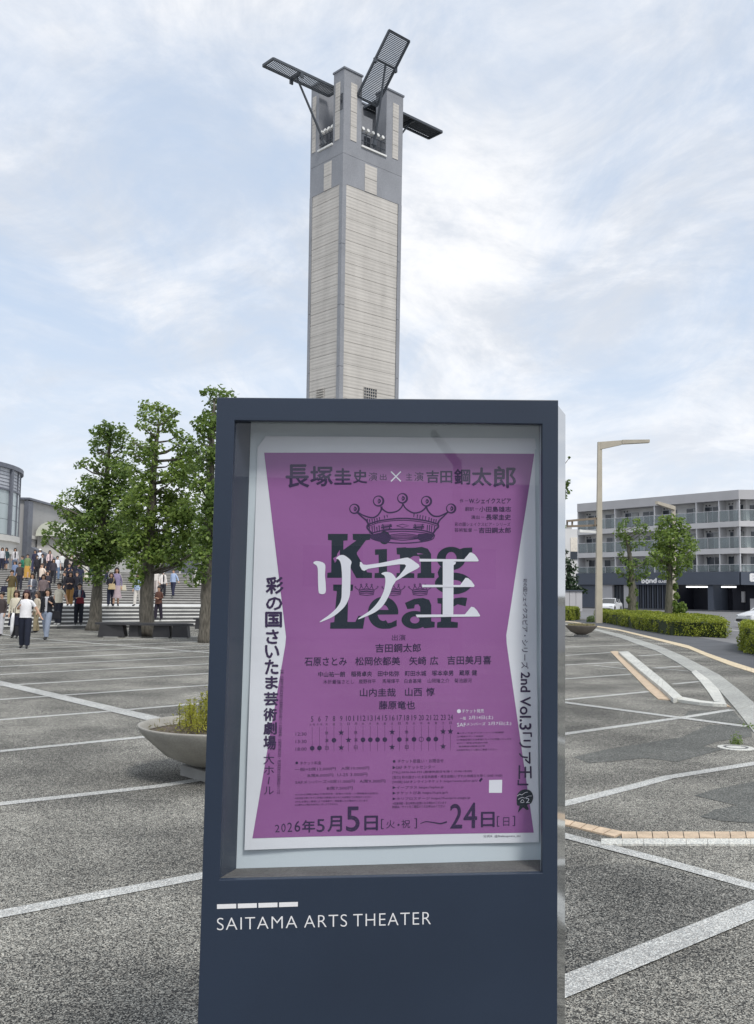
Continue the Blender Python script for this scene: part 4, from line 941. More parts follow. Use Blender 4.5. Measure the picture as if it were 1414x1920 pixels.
# weeds near the drain
wd_ = thing('weed', G(1382, 1396), 'small green weed sprouting behind the round drain cover', 'weed')
gp_ = [(wd_.location.x + random.gauss(0, .035), wd_.location.y + random.gauss(0, .03), abs(random.gauss(0, .05))) for _ in range(160)]
M_weed = leafmat('weed_leaf', (.08, .14, .03), (.22, .30, .07), .3)
leafmesh('leaves', np.array(gp_), np.tile([0, -.5, .6], (len(gp_), 1)), .03, M_weed, wd_, asp=.4)['kind'] = 'stuff'
wd2 = thing('weed', G(1412, 1366), 'thin weeds in the joint at the foot of the pale paved band', 'weed')
gp_ = [(wd2.location.x + random.gauss(0, .05), wd2.location.y + random.gauss(0, .15), abs(random.gauss(0, .02))) for _ in range(90)]
leafmesh('leaves', np.array(gp_), np.tile([0, -.5, .6], (len(gp_), 1)), .035, M_weed, wd2, asp=.4)['kind'] = 'stuff'

M_bench = pm('dark_bench', (.045, .045, .05), .6, .15, 4)
def bench(px0, px1, y, hgt, lab, nseg):
    base_ = G((px0 + px1) / 2, y); t = thing('bench', base_, lab, 'bench')
    a = at(px0, y - 20, base_.y); b_ = at(px1, y - 20, base_.y); Ln = abs(b_.x - a.x)
    n = 22; top = []
    for k in range(n + 1): top.append((a.x + Ln * k / n, .42 * math.sin(math.pi * k / n) ** .5 if 0 < k < n else 0.0))
    lo = [Vector((x, base_.y - 1.0 * w_, hgt - .07)) for x, w_ in top] + [Vector((x, base_.y + 1.0 * w_, hgt - .07)) for x, w_ in reversed(top)]
    lo = [lo[0]] + lo[1:n] + [lo[n]] + lo[n + 2:-1]
    MB().hexa(lo, [p + Z1 * .07 for p in lo]).build('seat', M_bench, t)
    for u0, u1 in nseg:
        cx_ = a.x + Ln * (u0 + u1) / 2; wd__ = Ln * (u1 - u0)
        MB().hexa([Vector((cx_ - wd__ / 2, base_.y - .22, .03)), Vector((cx_ + wd__ / 2, base_.y - .22, .03)), Vector((cx_ + wd__ / 2, base_.y + .22, .03)), Vector((cx_ - wd__ / 2, base_.y + .22, .03))],
                  [Vector((cx_ - wd__ * .42, base_.y - .26, hgt - .073)), Vector((cx_ + wd__ * .42, base_.y - .26, hgt - .073)), Vector((cx_ + wd__ * .42, base_.y + .26, hgt - .073)), Vector((cx_ - wd__ * .42, base_.y + .26, hgt - .073))]).build('support', M_bench, t)
        MB().box(Vector((cx_, base_.y - .18, .015)), (.5, .25, .028)).build('foot_block', M_conc, t)
    return t
bench(178, 363, 1195.5, .50, 'long dark bench wrapped round the trunk of the middle tree', ((.05, .32), (.36, .46), (.60, .78), (.79, .96)))
bench(362, 470, 1181, .48, 'dark bench half hidden behind the trunk beside the poster case', ((.05, .25), (.7, .9)))

# ================================================================== TREES
def barkmat(name, c0, c1):
    m, n, l, b = newmat(name); b.inputs['Roughness'].default_value = .9
    t = n.new('ShaderNodeTexCoord'); mp = n.new('ShaderNodeMapping'); mp.inputs['Scale'].default_value = (9, 9, 2.2); l.new(t.outputs['Object'], mp.inputs[0])
    nz = n.new('ShaderNodeTexNoise'); nz.inputs['Scale'].default_value = 2; nz.inputs['Detail'].default_value = 7; l.new(mp.outputs[0], nz.inputs['Vector'])
    r = n.new('ShaderNodeMapRange'); r.inputs[1].default_value = .35; r.inputs[2].default_value = .65; l.new(nz.outputs[0], r.inputs[0])
    mixc = n.new('ShaderNodeMix'); mixc.data_type = 'RGBA'; l.new(r.outputs[0], mixc.inputs[0]); mixc.inputs[6].default_value = (*c0, 1); mixc.inputs[7].default_value = (*c1, 1)
    l.new(mixc.outputs[2], b.inputs['Base Color'])
    bu = n.new('ShaderNodeBump'); bu.inputs['Strength'].default_value = .7; bu.inputs['Distance'].default_value = .03; l.new(nz.outputs[0], bu.inputs['Height']); l.new(bu.outputs[0], b.inputs['Normal'])
    return m
M_bark = barkmat('tree_bark', (.075, .068, .055), (.16, .145, .12))
M_bark2 = barkmat('mossy_bark', (.07, .07, .05), (.15, .14, .11))
M_leaf = leafmat('maple_leaf', (.085, .155, .036), (.30, .40, .09), .45)
M_leaf2 = leafmat('dark_leaf', (.07, .135, .036), (.25, .345, .08), .44)
M_leafd = leafmat('evergreen_leaf', (.014, .03, .014), (.04, .075, .03), .2)
def crown_pts(C, r, n, flat=.85):
    d = RNG.normal(size=(n, 3)); d /= np.linalg.norm(d, axis=1, keepdims=True); rr = r * RNG.uniform(.15, 1, (n, 1)) ** .45
    lump = np.array([noise.noise(Vector(x * 2.3 + np.array(C))) for x in d])[:, None]
    p = d * rr * (1 + .55 * lump); p[:, 2] *= flat; return np.array(C) + p, d
def tree(name, lab, base_px, Yd, trunk, blobs, leaf, mat, bark, dens, spread, group=None, ivy=None, z0=0., lim=1.30):
    dens = dens * 6.0
    """trunk: (px, py, radius m) up the stem; blobs: (px, py, radius px) seen foliage clumps"""
    base = G(*base_px) if Yd is None else at(base_px[0], base_px[1], Yd)
    Yd = base.y; base.z = z0
    t = thing(name, base, lab, 'tree', group)
    P = [base.copy()] + [at(x, y, Yd) for x, y, _ in trunk[1:]]; rs = [r for _, _, r in trunk]
    # flare and uneven stem
    fine_p, fine_r = [], []
    for i in range(len(P) - 1):
        for k in range(4):
            u = k / 4; fine_p.append(P[i].lerp(P[i + 1], u) + Vector((random.uniform(-.02, .02), random.uniform(-.02, .02), 0)) * (0 if i + k == 0 else 1)); fine_r.append((rs[i] * (1 - u) + rs[i + 1] * u) * random.uniform(.95, 1.06))
    fine_p.append(P[-1]); fine_r.append(rs[-1])
    fine_r[0] *= 1.0; tr_ = MB().path([p - Z1 * (.05 if i == 0 else 0) for i, p in enumerate(fine_p)], fine_r, 12).build('trunk', bark, t, smooth=True)
    allp, alln = [], []; k_px = Yd / F_PX
    for (bx, by, br) in blobs:
        r = br * k_px * lim; dy = random.uniform(-1, 1) * spread
        C = at(bx, by, Yd + dy)
        for _ in range(2 if br > 14 else 1):
            c2_ = C + Vector((0, random.uniform(-1, 1) * r * .8, random.uniform(-.1, .1) * r)); n = int(dens * (r ** 2.0) / (leaf * leaf)) + 12
            p, d = crown_pts(c2_, r, n); allp.append(p); alln.append(d * .5 + np.array([0, -.1, .7]))
        # a limb from the stem out to the clump
        cand = [(i, q) for i, q in enumerate(fine_p) if q.z < C.z - .12 and i > 3] or [(len(fine_p) // 2, fine_p[len(fine_p) // 2])]
        i, q = min(cand, key=lambda w_: (w_[1] - C).length + .35 * abs((w_[1].z + (C - w_[1]).xy.length * .7) - C.z)); Ln = (C - q).length
        if Ln > .25:
            mid = q.lerp(C, .5) + Vector((random.uniform(-.1, .1) * Ln, random.uniform(-.1, .1) * Ln, -.08 * Ln)); r0 = min(fine_r[i] * .5, .022 + .022 * Ln)
            MB().path([q, q.lerp(mid, .5), mid, mid.lerp(C, .6), C], [r0, r0 * .85, r0 * .65, r0 * .45, .012], 6).build('limb', bark, t, smooth=True)
    if base.y < 50:      # foliage hanging in front of the upper stem
        for kk in range(16):
            u = .34 + .6 * kk / 16; i = int(u * (len(fine_p) - 1)); C = fine_p[i] + Vector((random.uniform(-.35, .35), -random.uniform(.3, .8), random.uniform(-.2, .2)))
            if kk % 4 == 3 and u > .5: continue
            r = random.uniform(.28, .42) * (1.25 - .5 * u); p, d = crown_pts(C, r, int(dens * r * r / (leaf * leaf)) + 12); allp.append(p); alln.append(d * .5 + np.array([0, -.1, .7]))
    if ivy:
        for x, y, r_ in ivy: p, d = crown_pts(at(x, y, Yd), r_ * k_px, 160, 1.3); allp.append(p); alln.append(d)
    pts = np.concatenate(allp); nr = np.concatenate(alln)
    cr_ = leafmesh('crown', pts, nr, leaf, mat, t, asp=.8, jitter=.9)
    return t
g3 = None
tree('plane_tree', 'leafy tree farthest left on the plaza, its trunk clear of the bench', (175, 1182), None,
     [(175, 1182, .34), (179, 1160, .25), (182, 1110, .20), (186, 1050, .175), (192, 980, .155), (198, 920, .12), (203, 865, .085), (206, 815, .04)],
     [(232, 880, 18), (238, 925, 20), (230, 985, 22), (225, 1025, 22), (150, 985, 20), (175, 1030, 20), (128, 1018, 14), (205, 860, 12), (185, 950, 20), (200, 806, 15), (222, 808, 13), (235, 818, 12), (182, 808, 12), (188, 825, 14), (174, 832, 9), (212, 828, 16), (236, 834, 10), (178, 845, 10), (196, 850, 9), (222, 852, 12), (165, 868, 12), (150, 872, 8), (185, 880, 10), (228, 882, 16), (245, 900, 12), (212, 905, 20), (180, 912, 16), (160, 902, 14), (145, 925, 14), (125, 938, 13), (108, 945, 9), (165, 938, 18), (198, 940, 20), (232, 935, 20), (118, 962, 10), (140, 968, 16), (165, 975, 16), (205, 975, 20), (240, 968, 20), (98, 985, 9), (86, 1000, 9), (82, 1015, 7), (115, 995, 14), (140, 1008, 18), (168, 1012, 18), (200, 1015, 22), (235, 1005, 18), (112, 1022, 12), (135, 1035, 12), (160, 1044, 16), (190, 1048, 16), (218, 1045, 16), (240, 1035, 14), (150, 1058, 8), (205, 1062, 9)],
     .132, M_leaf2, M_bark, 2.1, .8)
tree('plane_tree', 'tall leafy tree rising from the middle of the long dark bench', (275, 1193), None,
     [(275, 1193, .32), (275, 1165, .26), (276, 1110, .235), (279, 1040, .20), (284, 960, .165), (288, 890, .125), (292, 840, .095), (297, 800, .04)],
     [(238, 955, 20), (242, 1020, 20), (270, 925, 16), (345, 960, 22), (352, 1015, 20), (300, 1025, 22), (280, 1050, 16), (330, 1055, 14), (360, 880, 14), (338, 880, 16), (322, 945, 18), (248, 1052, 12), (275, 765, 12), (290, 762, 12), (306, 766, 11), (268, 780, 10), (283, 783, 13), (303, 785, 14), (320, 778, 11), (331, 774, 6), (263, 798, 8), (277, 803, 11), (312, 800, 11), (325, 795, 8), (288, 815, 9), (280, 826, 7), (248, 828, 10), (262, 838, 13), (280, 845, 12), (245, 846, 10), (262, 858, 13), (285, 862, 10), (335, 815, 12), (350, 825, 13), (332, 838, 13), (350, 848, 15), (368, 845, 12), (345, 870, 16), (365, 872, 14), (325, 868, 8), (250, 882, 12), (272, 890, 14), (258, 908, 14), (305, 895, 14), (330, 898, 16), (352, 905, 16), (250, 935, 14), (270, 942, 12), (310, 928, 16), (335, 935, 18), (360, 935, 14), (255, 965, 16), (275, 975, 14), (305, 962, 16), (330, 970, 20), (358, 968, 16), (250, 1000, 16), (275, 1008, 18), (305, 1002, 20), (335, 1005, 20), (360, 1000, 18), (262, 1038, 14), (292, 1040, 18), (322, 1040, 18), (350, 1035, 16), (372, 1030, 12), (300, 1062, 8), (338, 1060, 8)],
     .132, M_leaf, M_bark, 2.1, .9)
tree('plane_tree', 'leafy tree partly hidden behind the left edge of the poster case', (386, 1205), None,
     [(386, 1205, .25), (387, 1170, .22), (389, 1100, .20), (392, 1000, .17), (394, 920, .14), (396, 850, .11), (398, 800, .075), (402, 755, .03)],
     [(395, 735, 10), (410, 738, 14), (428, 742, 14), (381, 736, 6), (400, 758, 13), (420, 765, 16), (386, 772, 8), (376, 786, 9), (366, 795, 7), (392, 790, 12), (412, 795, 16), (436, 790, 18), (398, 815, 11), (376, 828, 12), (366, 845, 12), (388, 845, 10), (412, 850, 18), (378, 868, 14), (360, 880, 10), (396, 885, 14), (370, 908, 12), (390, 918, 14), (415, 920, 22), (376, 945, 14), (398, 955, 16), (372, 975, 12), (392, 990, 18), (375, 1010, 14), (398, 1020, 18), (380, 1042, 14), (395, 1055, 12), (440, 860, 25), (445, 930, 28), (440, 1000, 25), (376, 1066, 8), (372, 1080, 6)],
     .128, M_leaf2, M_bark, 2.1, .9)
tree('plane_tree', 'tree behind the poster case, only leaf tips showing past its right side', (1020, 1190), None,
     [(1020, 1190, .28), (1020, 1100, .2), (1022, 1000, .16), (1026, 900, .08)],
     [(1066, 903, 4), (1060, 908, 6), (1064, 922, 6), (1056, 930, 8), (1040, 905, 16), (1030, 880, 14), (1045, 935, 12), (1030, 950, 18), (1010, 900, 20), (1000, 940, 20), (1035, 985, 18), (1010, 1000, 20), (1068, 858, 1.5)],
     .13, M_leaf2, M_bark, 2.1, .5)
tree('street_tree', 'sparse knobbly pollard in the long hedge, nearest the lamp post', (1186, 1165), 63,
     [(1188, 1166, .30), (1186, 1120, .26), (1184, 1080, .20), (1182, 1050, .16), (1180, 1035, .13), (1176, 1015, .09), (1172, 995, .04)],
     [(1168, 983, 7), (1174, 977, 5), (1163, 992, 8), (1158, 1002, 7), (1170, 1004, 8), (1180, 1010, 7), (1194, 980, 6), (1197, 973, 4), (1192, 994, 8), (1204, 985, 5), (1210, 988, 6), (1206, 998, 7), (1174, 1020, 9), (1188, 1022, 9), (1204, 1015, 9), (1165, 1040, 6), (1170, 1052, 7), (1156, 1070, 6), (1164, 1077, 6), (1178, 1062, 9), (1192, 1056, 9), (1206, 1060, 10), (1215, 1050, 9), (1182, 1078, 8), (1198, 1080, 10), (1211, 1078, 8)],
     .17, M_leaf2, M_bark2, 1.6, .5, ivy=[(1182, 1095, 7), (1190, 1110, 7), (1180, 1125, 6), (1190, 1135, 7)])
tree('street_tree', 'rounder fuller pollard in the long hedge, right of the sparse one', (1253, 1160), 53,
     [(1255, 1165, .22), (1254, 1130, .19), (1255, 1090, .17), (1256, 1050, .13), (1257, 1010, .09), (1258, 985, .04)],
     [(1246, 974, 9), (1260, 970, 9), (1272, 978, 9), (1240, 985, 10), (1254, 986, 13), (1270, 990, 12), (1283, 990, 8), (1238, 1002, 11), (1254, 1006, 15), (1274, 1008, 14), (1288, 1008, 9), (1236, 1022, 12), (1252, 1026, 15), (1270, 1028, 14), (1287, 1026, 12), (1300, 1018, 7), (1303, 1030, 6), (1230, 1040, 10), (1222, 1036, 7), (1246, 1044, 14), (1266, 1046, 14), (1284, 1046, 11), (1297, 1042, 7), (1226, 1056, 8), (1238, 1060, 11), (1256, 1064, 12), (1274, 1064, 11), (1289, 1060, 8), (1248, 1080, 8), (1264, 1080, 9), (1272, 1075, 6)],
     .155, M_leaf, M_bark2, 2.2, .8, ivy=[(1266, 1100, 5), (1268, 1118, 5), (1264, 1132, 6), (1270, 1142, 9), (1280, 1140, 8)])
tree('dark_tree', 'dark evergreen mass between the poster case and the apartments', (1066, 1140), 112,
     [(1066, 1140, .4), (1066, 1100, .3), (1066, 1060, .15)],
     [(1066, 1052, 7), (1060, 1062, 11), (1073, 1066, 9), (1062, 1080, 13), (1076, 1085, 8), (1066, 1098, 13), (1079, 1102, 6), (1056, 1110, 12), (1070, 1112, 12), (1088, 1104, 6), (1096, 1108, 5), (1060, 1035, 5)],
     .34, M_leafd, M_bark, 2.6, 1.0)
# ---------------------------------------------------------------- hedges
M_hedge = leafmat('hedge_leaf', (.10, .15, .02), (.42, .46, .05), .35)
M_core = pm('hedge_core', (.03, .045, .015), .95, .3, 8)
def hedge(front, backp, hgt, lab, n, leaf=.08):
    t = thing('hedge', sum((Vector(p) for p in front), Vector()) / len(front), lab, 'hedge')
    poly = [Vector((p.x, p.y, 0)) for p in front] + [Vector((p.x, p.y, 0)) for p in reversed(backp)]
    cen = sum(poly, Vector()) / len(poly)
    ins = [p + (cen - p).normalized() * .22 for p in poly]
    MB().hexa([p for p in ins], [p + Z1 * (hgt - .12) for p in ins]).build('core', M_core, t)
    nf = len(front); P, D = [], []
    # faces of the hedge facing the viewer and its two ends
    edges = [(poly[i], poly[(i + 1) % len(poly)]) for i in range(len(poly))]
    areas = [(b_ - a).length * hgt for a, b_ in edges]; top_area = abs(sum(poly[i].x * poly[(i + 1) % len(poly)].y - poly[(i + 1) % len(poly)].x * poly[i].y for i in range(len(poly)))) / 2
    for (a, b_), ar in zip(edges, areas):
        m_ = int(n * ar / (sum(areas) + top_area)); u = RNG.uniform(0, 1, m_); v = RNG.uniform(.03, 1, m_); nn_ = np.array([(b_ - a).y, -(b_ - a).x, 0]); nn_ = nn_ / (np.linalg.norm(nn_) + 1e-9)
        if nn_ @ np.array(((a + b_) / 2 - cen)[:]) < 0: nn_ = -nn_
        q = np.array(a)[None] * (1 - u[:, None]) + np.array(b_)[None] * u[:, None]; q[:, 2] = v * hgt
        lump = np.array([noise.noise(Vector(x) * 1.6) for x in q]); q += nn_[None] * (lump * .26 - .05 + RNG.uniform(-.10, .06, m_))[:, None]
        P.append(q); D.append(np.tile(nn_ * .8 + np.array([0, 0, .4]), (m_, 1)))
    m_ = int(n * top_area / (sum(areas) + top_area)); xs = [p.x for p in poly]; ys = [p.y for p in poly]; q = []
    from mathutils.geometry import tessellate_polygon
    tris_ = tessellate_polygon([poly]); tw = np.array([((poly[b_] - poly[a]).cross(poly[c] - poly[a])).length for a, b_, c in tris_]); tw /= tw.sum()
    ch = RNG.choice(len(tris_), m_, p=tw); r1, r2 = np.sqrt(RNG.uniform(size=m_)), RNG.uniform(size=m_)
    T = np.array([[poly[i][:] for i in t_] for t_ in tris_])[ch]; q = T[:, 0] * (1 - r1)[:, None] + T[:, 1] * (r1 * (1 - r2))[:, None] + T[:, 2] * (r1 * r2)[:, None]
    q[:, 2] = hgt + np.array([noise.noise(Vector(x) * 1.5) for x in q]) * .16 + RNG.uniform(-.08, .05, m_)
    P.append(q); D.append(np.tile([0, 0, 1.], (m_, 1)))
    leafmesh('foliage', np.concatenate(P), np.concatenate(D), leaf, M_hedge, t, asp=.6, jitter=1.0)
    return t
hf = [G(x, y) for x, y in [(1116, 1164), (1199, 1181), (1262, 1192), (1364, 1197)]]
hb = [G(x, y, .68) for x, y in [(1132, 1144), (1220, 1147.5), (1290, 1152), (1346, 1157)]]
hedge(hf, hb, .70, 'long low golden green hedge with two pollarded trees growing in it', 60000)
hedge([G(1389, 1222), G(1414, 1228), G(1520, 1246)], [G(1396, 1166, .8), G(1440, 1167, .8), G(1530, 1169, .8)], .82, 'golden green hedge cut off by the right edge of the photograph', 26000, .07)
hedge([G(1030, 1162), G(1060, 1164), G(1086, 1163)], [G(1030, 1141, .75), G(1062, 1140, .75), G(1084, 1141, .75)], .82, 'short clipped hedge seen just right of the poster case', 16000)
bush = thing('small_bush', at(1110, 1168, 60), 'spiky little plant at the left end of the long hedge', 'bush')
gp_, dd = crown_pts(at(1110, 1163, 61.5), .35, 260); leafmesh('foliage', gp_, dd, .22, M_leaf2, bush, asp=.15)
# ================================================================== LAMP POSTS
M_pole = pm('beige_pole', (.45, .41, .335), .6, .08, 1.5)
M_lampd = pm('lamp_brown', (.20, .16, .12), .6, .1, 2)
def tubebox(p, q, w0, w1, mat, name, par):
    d = (q - p).normalized(); s_ = d.orthogonal() if abs(d.z) > .9 else d.cross(Z1).normalized()
    if abs(d.z) > .9: s_ = Vector((1, 0, 0))
    u_ = s_.cross(d).normalized()
    lo = [p + s_ * (a * w0 / 2) + u_ * (b_ * w0 / 2) for a, b_ in ((-1, -1), (1, -1), (1, 1), (-1, 1))]; hi = [q + s_ * (a * w1 / 2) + u_ * (b_ * w1 / 2) for a, b_ in ((-1, -1), (1, -1), (1, 1), (-1, 1))]
    o = MB().hexa(lo, hi).build(name, mat, par); return o
LD = 60.
lb = at(1122.5, 1155, LD); lb.z = 0
lamp = thing('lamp_post', lb, 'tall square beige lamp post with one long arm to the right, nearest the poster case', 'lamp post')
zt = at(1124, 829, LD).z
tb_ = Vector((at(1124.5, 829, LD).x, LD, zt))
tubebox(lb, tb_, .40, .25, M_pole, 'pole', lamp)
arm0 = tb_ - Z1 * .06; arm1 = at(1217, 829, LD - 1.0); arm1.z = zt - .04
m = MB(); d = (arm1 - arm0); s_ = Vector((0, .14, 0))
k = arm0 + d * .45
m.hexa([arm0 - Z1 * .42 - s_, arm0 - Z1 * .42 + s_, arm0 + s_ + Z1 * .06, arm0 - s_ + Z1 * .06], [k - Z1 * .17 - s_, k - Z1 * .17 + s_, k + s_ + Z1 * .10, k - s_ + Z1 * .10]); m.build('arm', M_pole, lamp)
MB().hexa([k - Z1 * .14 - s_ * 1.3, k - Z1 * .14 + s_ * 1.3, k + s_ * 1.3 + Z1 * .12, k - s_ * 1.3 + Z1 * .12], [arm1 - Z1 * .12 - s_ * 1.3, arm1 - Z1 * .12 + s_ * 1.3, arm1 + s_ * 1.3 + Z1 * .06, arm1 - s_ * 1.3 + Z1 * .06]).build('lamp_head', M_pole, lamp)
# double arm reaching left with a box sign frame, and a lower white arm
for y0, y1 in ((972, 977), (985, 987)):
    a, b_ = at(1120, y0, LD), at(1063, y1, LD - .3); tubebox(a, b_, .13, .13, M_lampd, 'lower_arm', lamp)
for x in (1063.5, 1073, 1116): 
    a, b_ = at(x, 975, LD - .15), at(x, 986, LD - .15); tubebox(a, b_, .10, .10, M_lampd, 'arm_link', lamp)
a, b_ = at(1121, 998, LD), at(1086, 995.5, LD - .2); tubebox(a, b_, .13, .18, M_wh, 'white_arm', lamp)
# second, farther lamp post behind the fuller street tree
l2 = at(1262, 1150, 102.); l2.z = 0
lamp2 = thing('lamp_post', l2, 'farther beige lamp post behind the fuller street tree, its arm reaching left', 'lamp post')
z2 = at(1263, 951, 102.).z; t2 = Vector((at(1263, 951, 102).x, 102, z2)); tubebox(l2, t2, .55, .34, M_pole, 'pole', lamp2)
tubebox(t2 - Z1 * .1, at(1231, 942.5, 99.), .42, .30, M_pole, 'arm', lamp2)

# ================================================================== APARTMENT BUILDING
zq = lambda x, y: (1040 + x / 3.781, 820 + y / 3.781)
AL, AR = at(1083, 1140, 141.4), at(1389, 1140, 120.); AL.z = AR.z = 0
FE = (AR - AL).normalized(); FNv = Vector((FE.y, -FE.x, 0));
if FNv.y > 0: FNv = -FNv
FL_ = (AR - AL).length
M_ap = pm('apartment_white', (.56, .555, .56), .8, .07, .5)
M_apw = pm('apartment_back_wall', (.62, .61, .60), .8, .08, .7)
M_apg = pm('fascia_grey', (.46, .455, .465), .8, .06, .4)
M_shop = pm('shop_fascia', (.075, .09, .12), .6, .06, .5)
M_shopd = pm('shop_dark', (.008, .010, .02), .7, .1, 1)
M_post = pm('balcony_post', (.55, .56, .58), .5)
M_rail = glassmat('balcony_glass', tint=(.72, .77, .78), refl=.08, rough=.15, opacity=.16, body=(.42, .48, .50))
M_win = pm('flat_window', (.045, .055, .07), .12, .3, .3, spec=.7)
M_curt = pm('curtain', (.42, .43, .42), .9, .15, 2)
apt = thing('apartment_building', (AL + AR) / 2, 'four storey white apartment block with glass balconies over a dark shop front', 'building')
AXF = (FE, -FNv, Z1)
def fu(x):
    """photo x -> metres along the facade"""
    d = ray(x, 1100); k_ = d.x / d.y; return (AL.x - k_ * AL.y) / (k_ * FE.y - FE.x)
def fb(u0, u1, d0, d1, z0, z1_, mat, name, par=None, org=None, e=None, n_=None):
    o_ = org or AL; e = e or FE; n_ = n_ or FNv; ax = (e, -n_, Z1)
    return MB().box(o_ + e * ((u0 + u1) / 2) - n_ * ((d0 + d1) / 2) + Z1 * ((z0 + z1_) / 2), (abs(u1 - u0), abs(d1 - d0), z1_ - z0), ax).build(name, mat, par or apt)
ZR, ZF = 15.4, 14.2
SL = [(11.45, 10.75), (8.05, 7.35), (5.05, 4.95)]     # balcony slabs (top, bottom)
RT = [12.9, 9.5, 6.0]                                 # rail tops
BD = 1.6
# segment 2 turns at the corner and runs on to the right
E2 = Vector((math.cos(math.radians(-4)), math.sin(math.radians(-4)), 0)); N2v = Vector((E2.y, -E2.x, 0)); L2 = 12.
for seg, (org, e, n_, Ls) in enumerate(((AL, FE, FNv, FL_), (AR, E2, N2v, L2))):
    kw = dict(org=org, e=e, n_=n_)
    ov = .0 if seg else .02
    fb(0 + ov, Ls, BD, BD + 9, 3.4, ZF, M_apw, 'wall', **kw)
    fb(0, Ls, 0, BD + 9, ZF, ZR, M_apg, 'roof_fascia', **kw)
    for (a, b_) in SL[:2]: fb(0, Ls, 0, BD - .01, b_, a, M_ap, 'balcony_slab', **kw)
    fb(-.0, Ls, -.35, BD - .01, 3.4, 5.05, M_shop, 'shop_fascia', **kw)
    posts = [fu(x) for x in (1083.6, 1153.5, 1228, 1307, 1350)] if not seg else [.1, 5.5, 11.]
    bays = list(zip(posts[:-1], posts[1:])) + ([(posts[-1], Ls)] if not seg else [])
    for p in posts:
        for zt_, zb_ in ((ZF, 11.45), (10.75, 8.05), (7.35, 5.05)):
            fb(p - .06, p + .06, .02, .16, zb_, zt_, M_post, 'balcony_post', **kw)
            fb(p - .05, p + .05, .18, BD - .02, zb_, zt_, M_ap, 'party_screen', **kw)
    for fl in range(3):
        zb_, zt_ = SL[fl][0], RT[fl]
        for (u0, u1) in bays:
            nn_ = max(2, int((u1 - u0) / 1.55))
            for k in range(nn_):
                a, b_ = u0 + .08 + (u1 - u0 - .16) * k / nn_, u0 + .08 + (u1 - u0 - .16) * (k + 1) / nn_
                fb(a + .03, b_ - .03, .05, .08, zb_ + .05, zt_ - .08, M_rail, 'balcony_glass', **kw)
                fb(b_ - .03, b_ + .0, .03, .10, zb_, zt_ - .05, M_post, 'rail_post', **kw)
            fb(u0 + .07, u1 - .07, .02, .12, zt_ - .06, zt_, M_post, 'handrail', **kw)
            # windows in the back wall
            ceil_ = (ZF, 10.75, 7.35)[fl]; wh_ = min(zb_ + 2.15, ceil_ - .35)
            span = u1 - u0; k = max(1, int(span / 3.0)); rnd = random.Random(int(u0 * 10) + fl)
            for j in range(k):
                c = u0 + span * (j + .5 + rnd.uniform(-.08, .08)) / k; ww = min(span / k * .68, 2.5)
                wn_ = fb(c - ww / 2, c + ww / 2, BD - .05, BD - .005, zb_ + .1, wh_, M_win, 'window', **kw)
                fb(c - .04, c + .04, BD - .09, BD - .055, zb_ + .1, wh_, M_post, 'mullion', wn_, **kw)
                fb(c - ww / 2 - .05, c + ww / 2 + .05, BD - .08, BD - .052, wh_, wh_ + .07, M_post, 'window_head', wn_, **kw)
                if rnd.random() < .5: fb(c + .06, c + ww / 2 - .05, BD - .075, BD - .056, zb_ + .15, wh_ - .05, M_curt, 'curtain', wn_, **kw)
            if fl < 3 and rnd.random() < .7:
                fb(u1 - .95, u1 - .25, BD - .55, BD - .2, zb_ + .02, zb_ + .65, M_ap, 'air_conditioner', **kw)
            for j in range(2): fb(u0 + .5 + j * .5, u0 + .62 + j * .5, BD - .2, BD - .01, ceil_ - .45, ceil_ - .3, M_shopd, 'vent', **kw)
    # ground floor
    fb(0, Ls, 3.2, 3.6, 0, 3.4, M_shopd, 'shop_back_wall', **kw)
pc = [(fu(zq(x0, 0)[0]), fu(zq(x1, 0)[0])) for x0, x1 in ((165, 290), (335, 408), (490, 575), (785, 880), (1085, 1125))]
for i, (a, b_) in enumerate(pc): fb(a, b_, .0, 3.19, 0, 3.39, (M_shop, M_apg, M_apg, M_shopd, M_shop)[i], 'shop_pier')
a, b_ = fu(zq(408, 0)[0]), fu(zq(490, 0)[0]); dr0 = fb(a + .05, b_ - .05, .5, .55, .1, 3.3, M_win, 'shop_door')
for t_ in (0, .33, .66, 1): fb(a + .05 + (b_ - a - .16) * t_, a + .11 + (b_ - a - .16) * t_, .44, .49, .1, 3.3, M_shopd, 'door_frame', dr0)
a, b_ = fu(zq(578, 0)[0]), fu(zq(785, 0)[0])
fb(a, b_, .9, 1.0, 0, 3.38, M_shopd, 'shop_glazing')
M_slat = pm('facade_slat', (.035, .042, .055), .6)
for k in range(12): u = a + (b_ - a) * (k + .5) / 12; fb(u - .11, u + .11, .2, .4, .1, 3.38, M_slat if k % 2 else M_shop, 'facade_slat')
M_tube = bpy.data.materials.new('lit_tube'); M_tube.use_nodes = True; M_tube.node_tree.nodes['Principled BSDF'].inputs['Emission Color'].default_value = (.95, .98, 1, 1); M_tube.node_tree.nodes['Principled BSDF'].inputs['Emission Strength'].default_value = 1.3
for x0, x1 in ((893, 925), (930, 965), (970, 1005), (1010, 1045), (1050, 1092), (1142, 1190), (1198, 1240)):
    fb(fu(zq(x0, 0)[0]), fu(zq(x1, 0)[0]), 1.2, 1.5, 3.06, 3.24, M_tube, 'ceiling_light')
fb(fu(zq(1300, 0)[0]), fu(zq(1340, 0)[0]), 2.6, 3.1, .1, 1.7, M_apg, 'vending_cabinet'); fb(fu(zq(1215, 0)[0]), fu(zq(1250, 0)[0]), 2.9, 3.15, 1.2, 2.6, M_apg, 'notice_board')
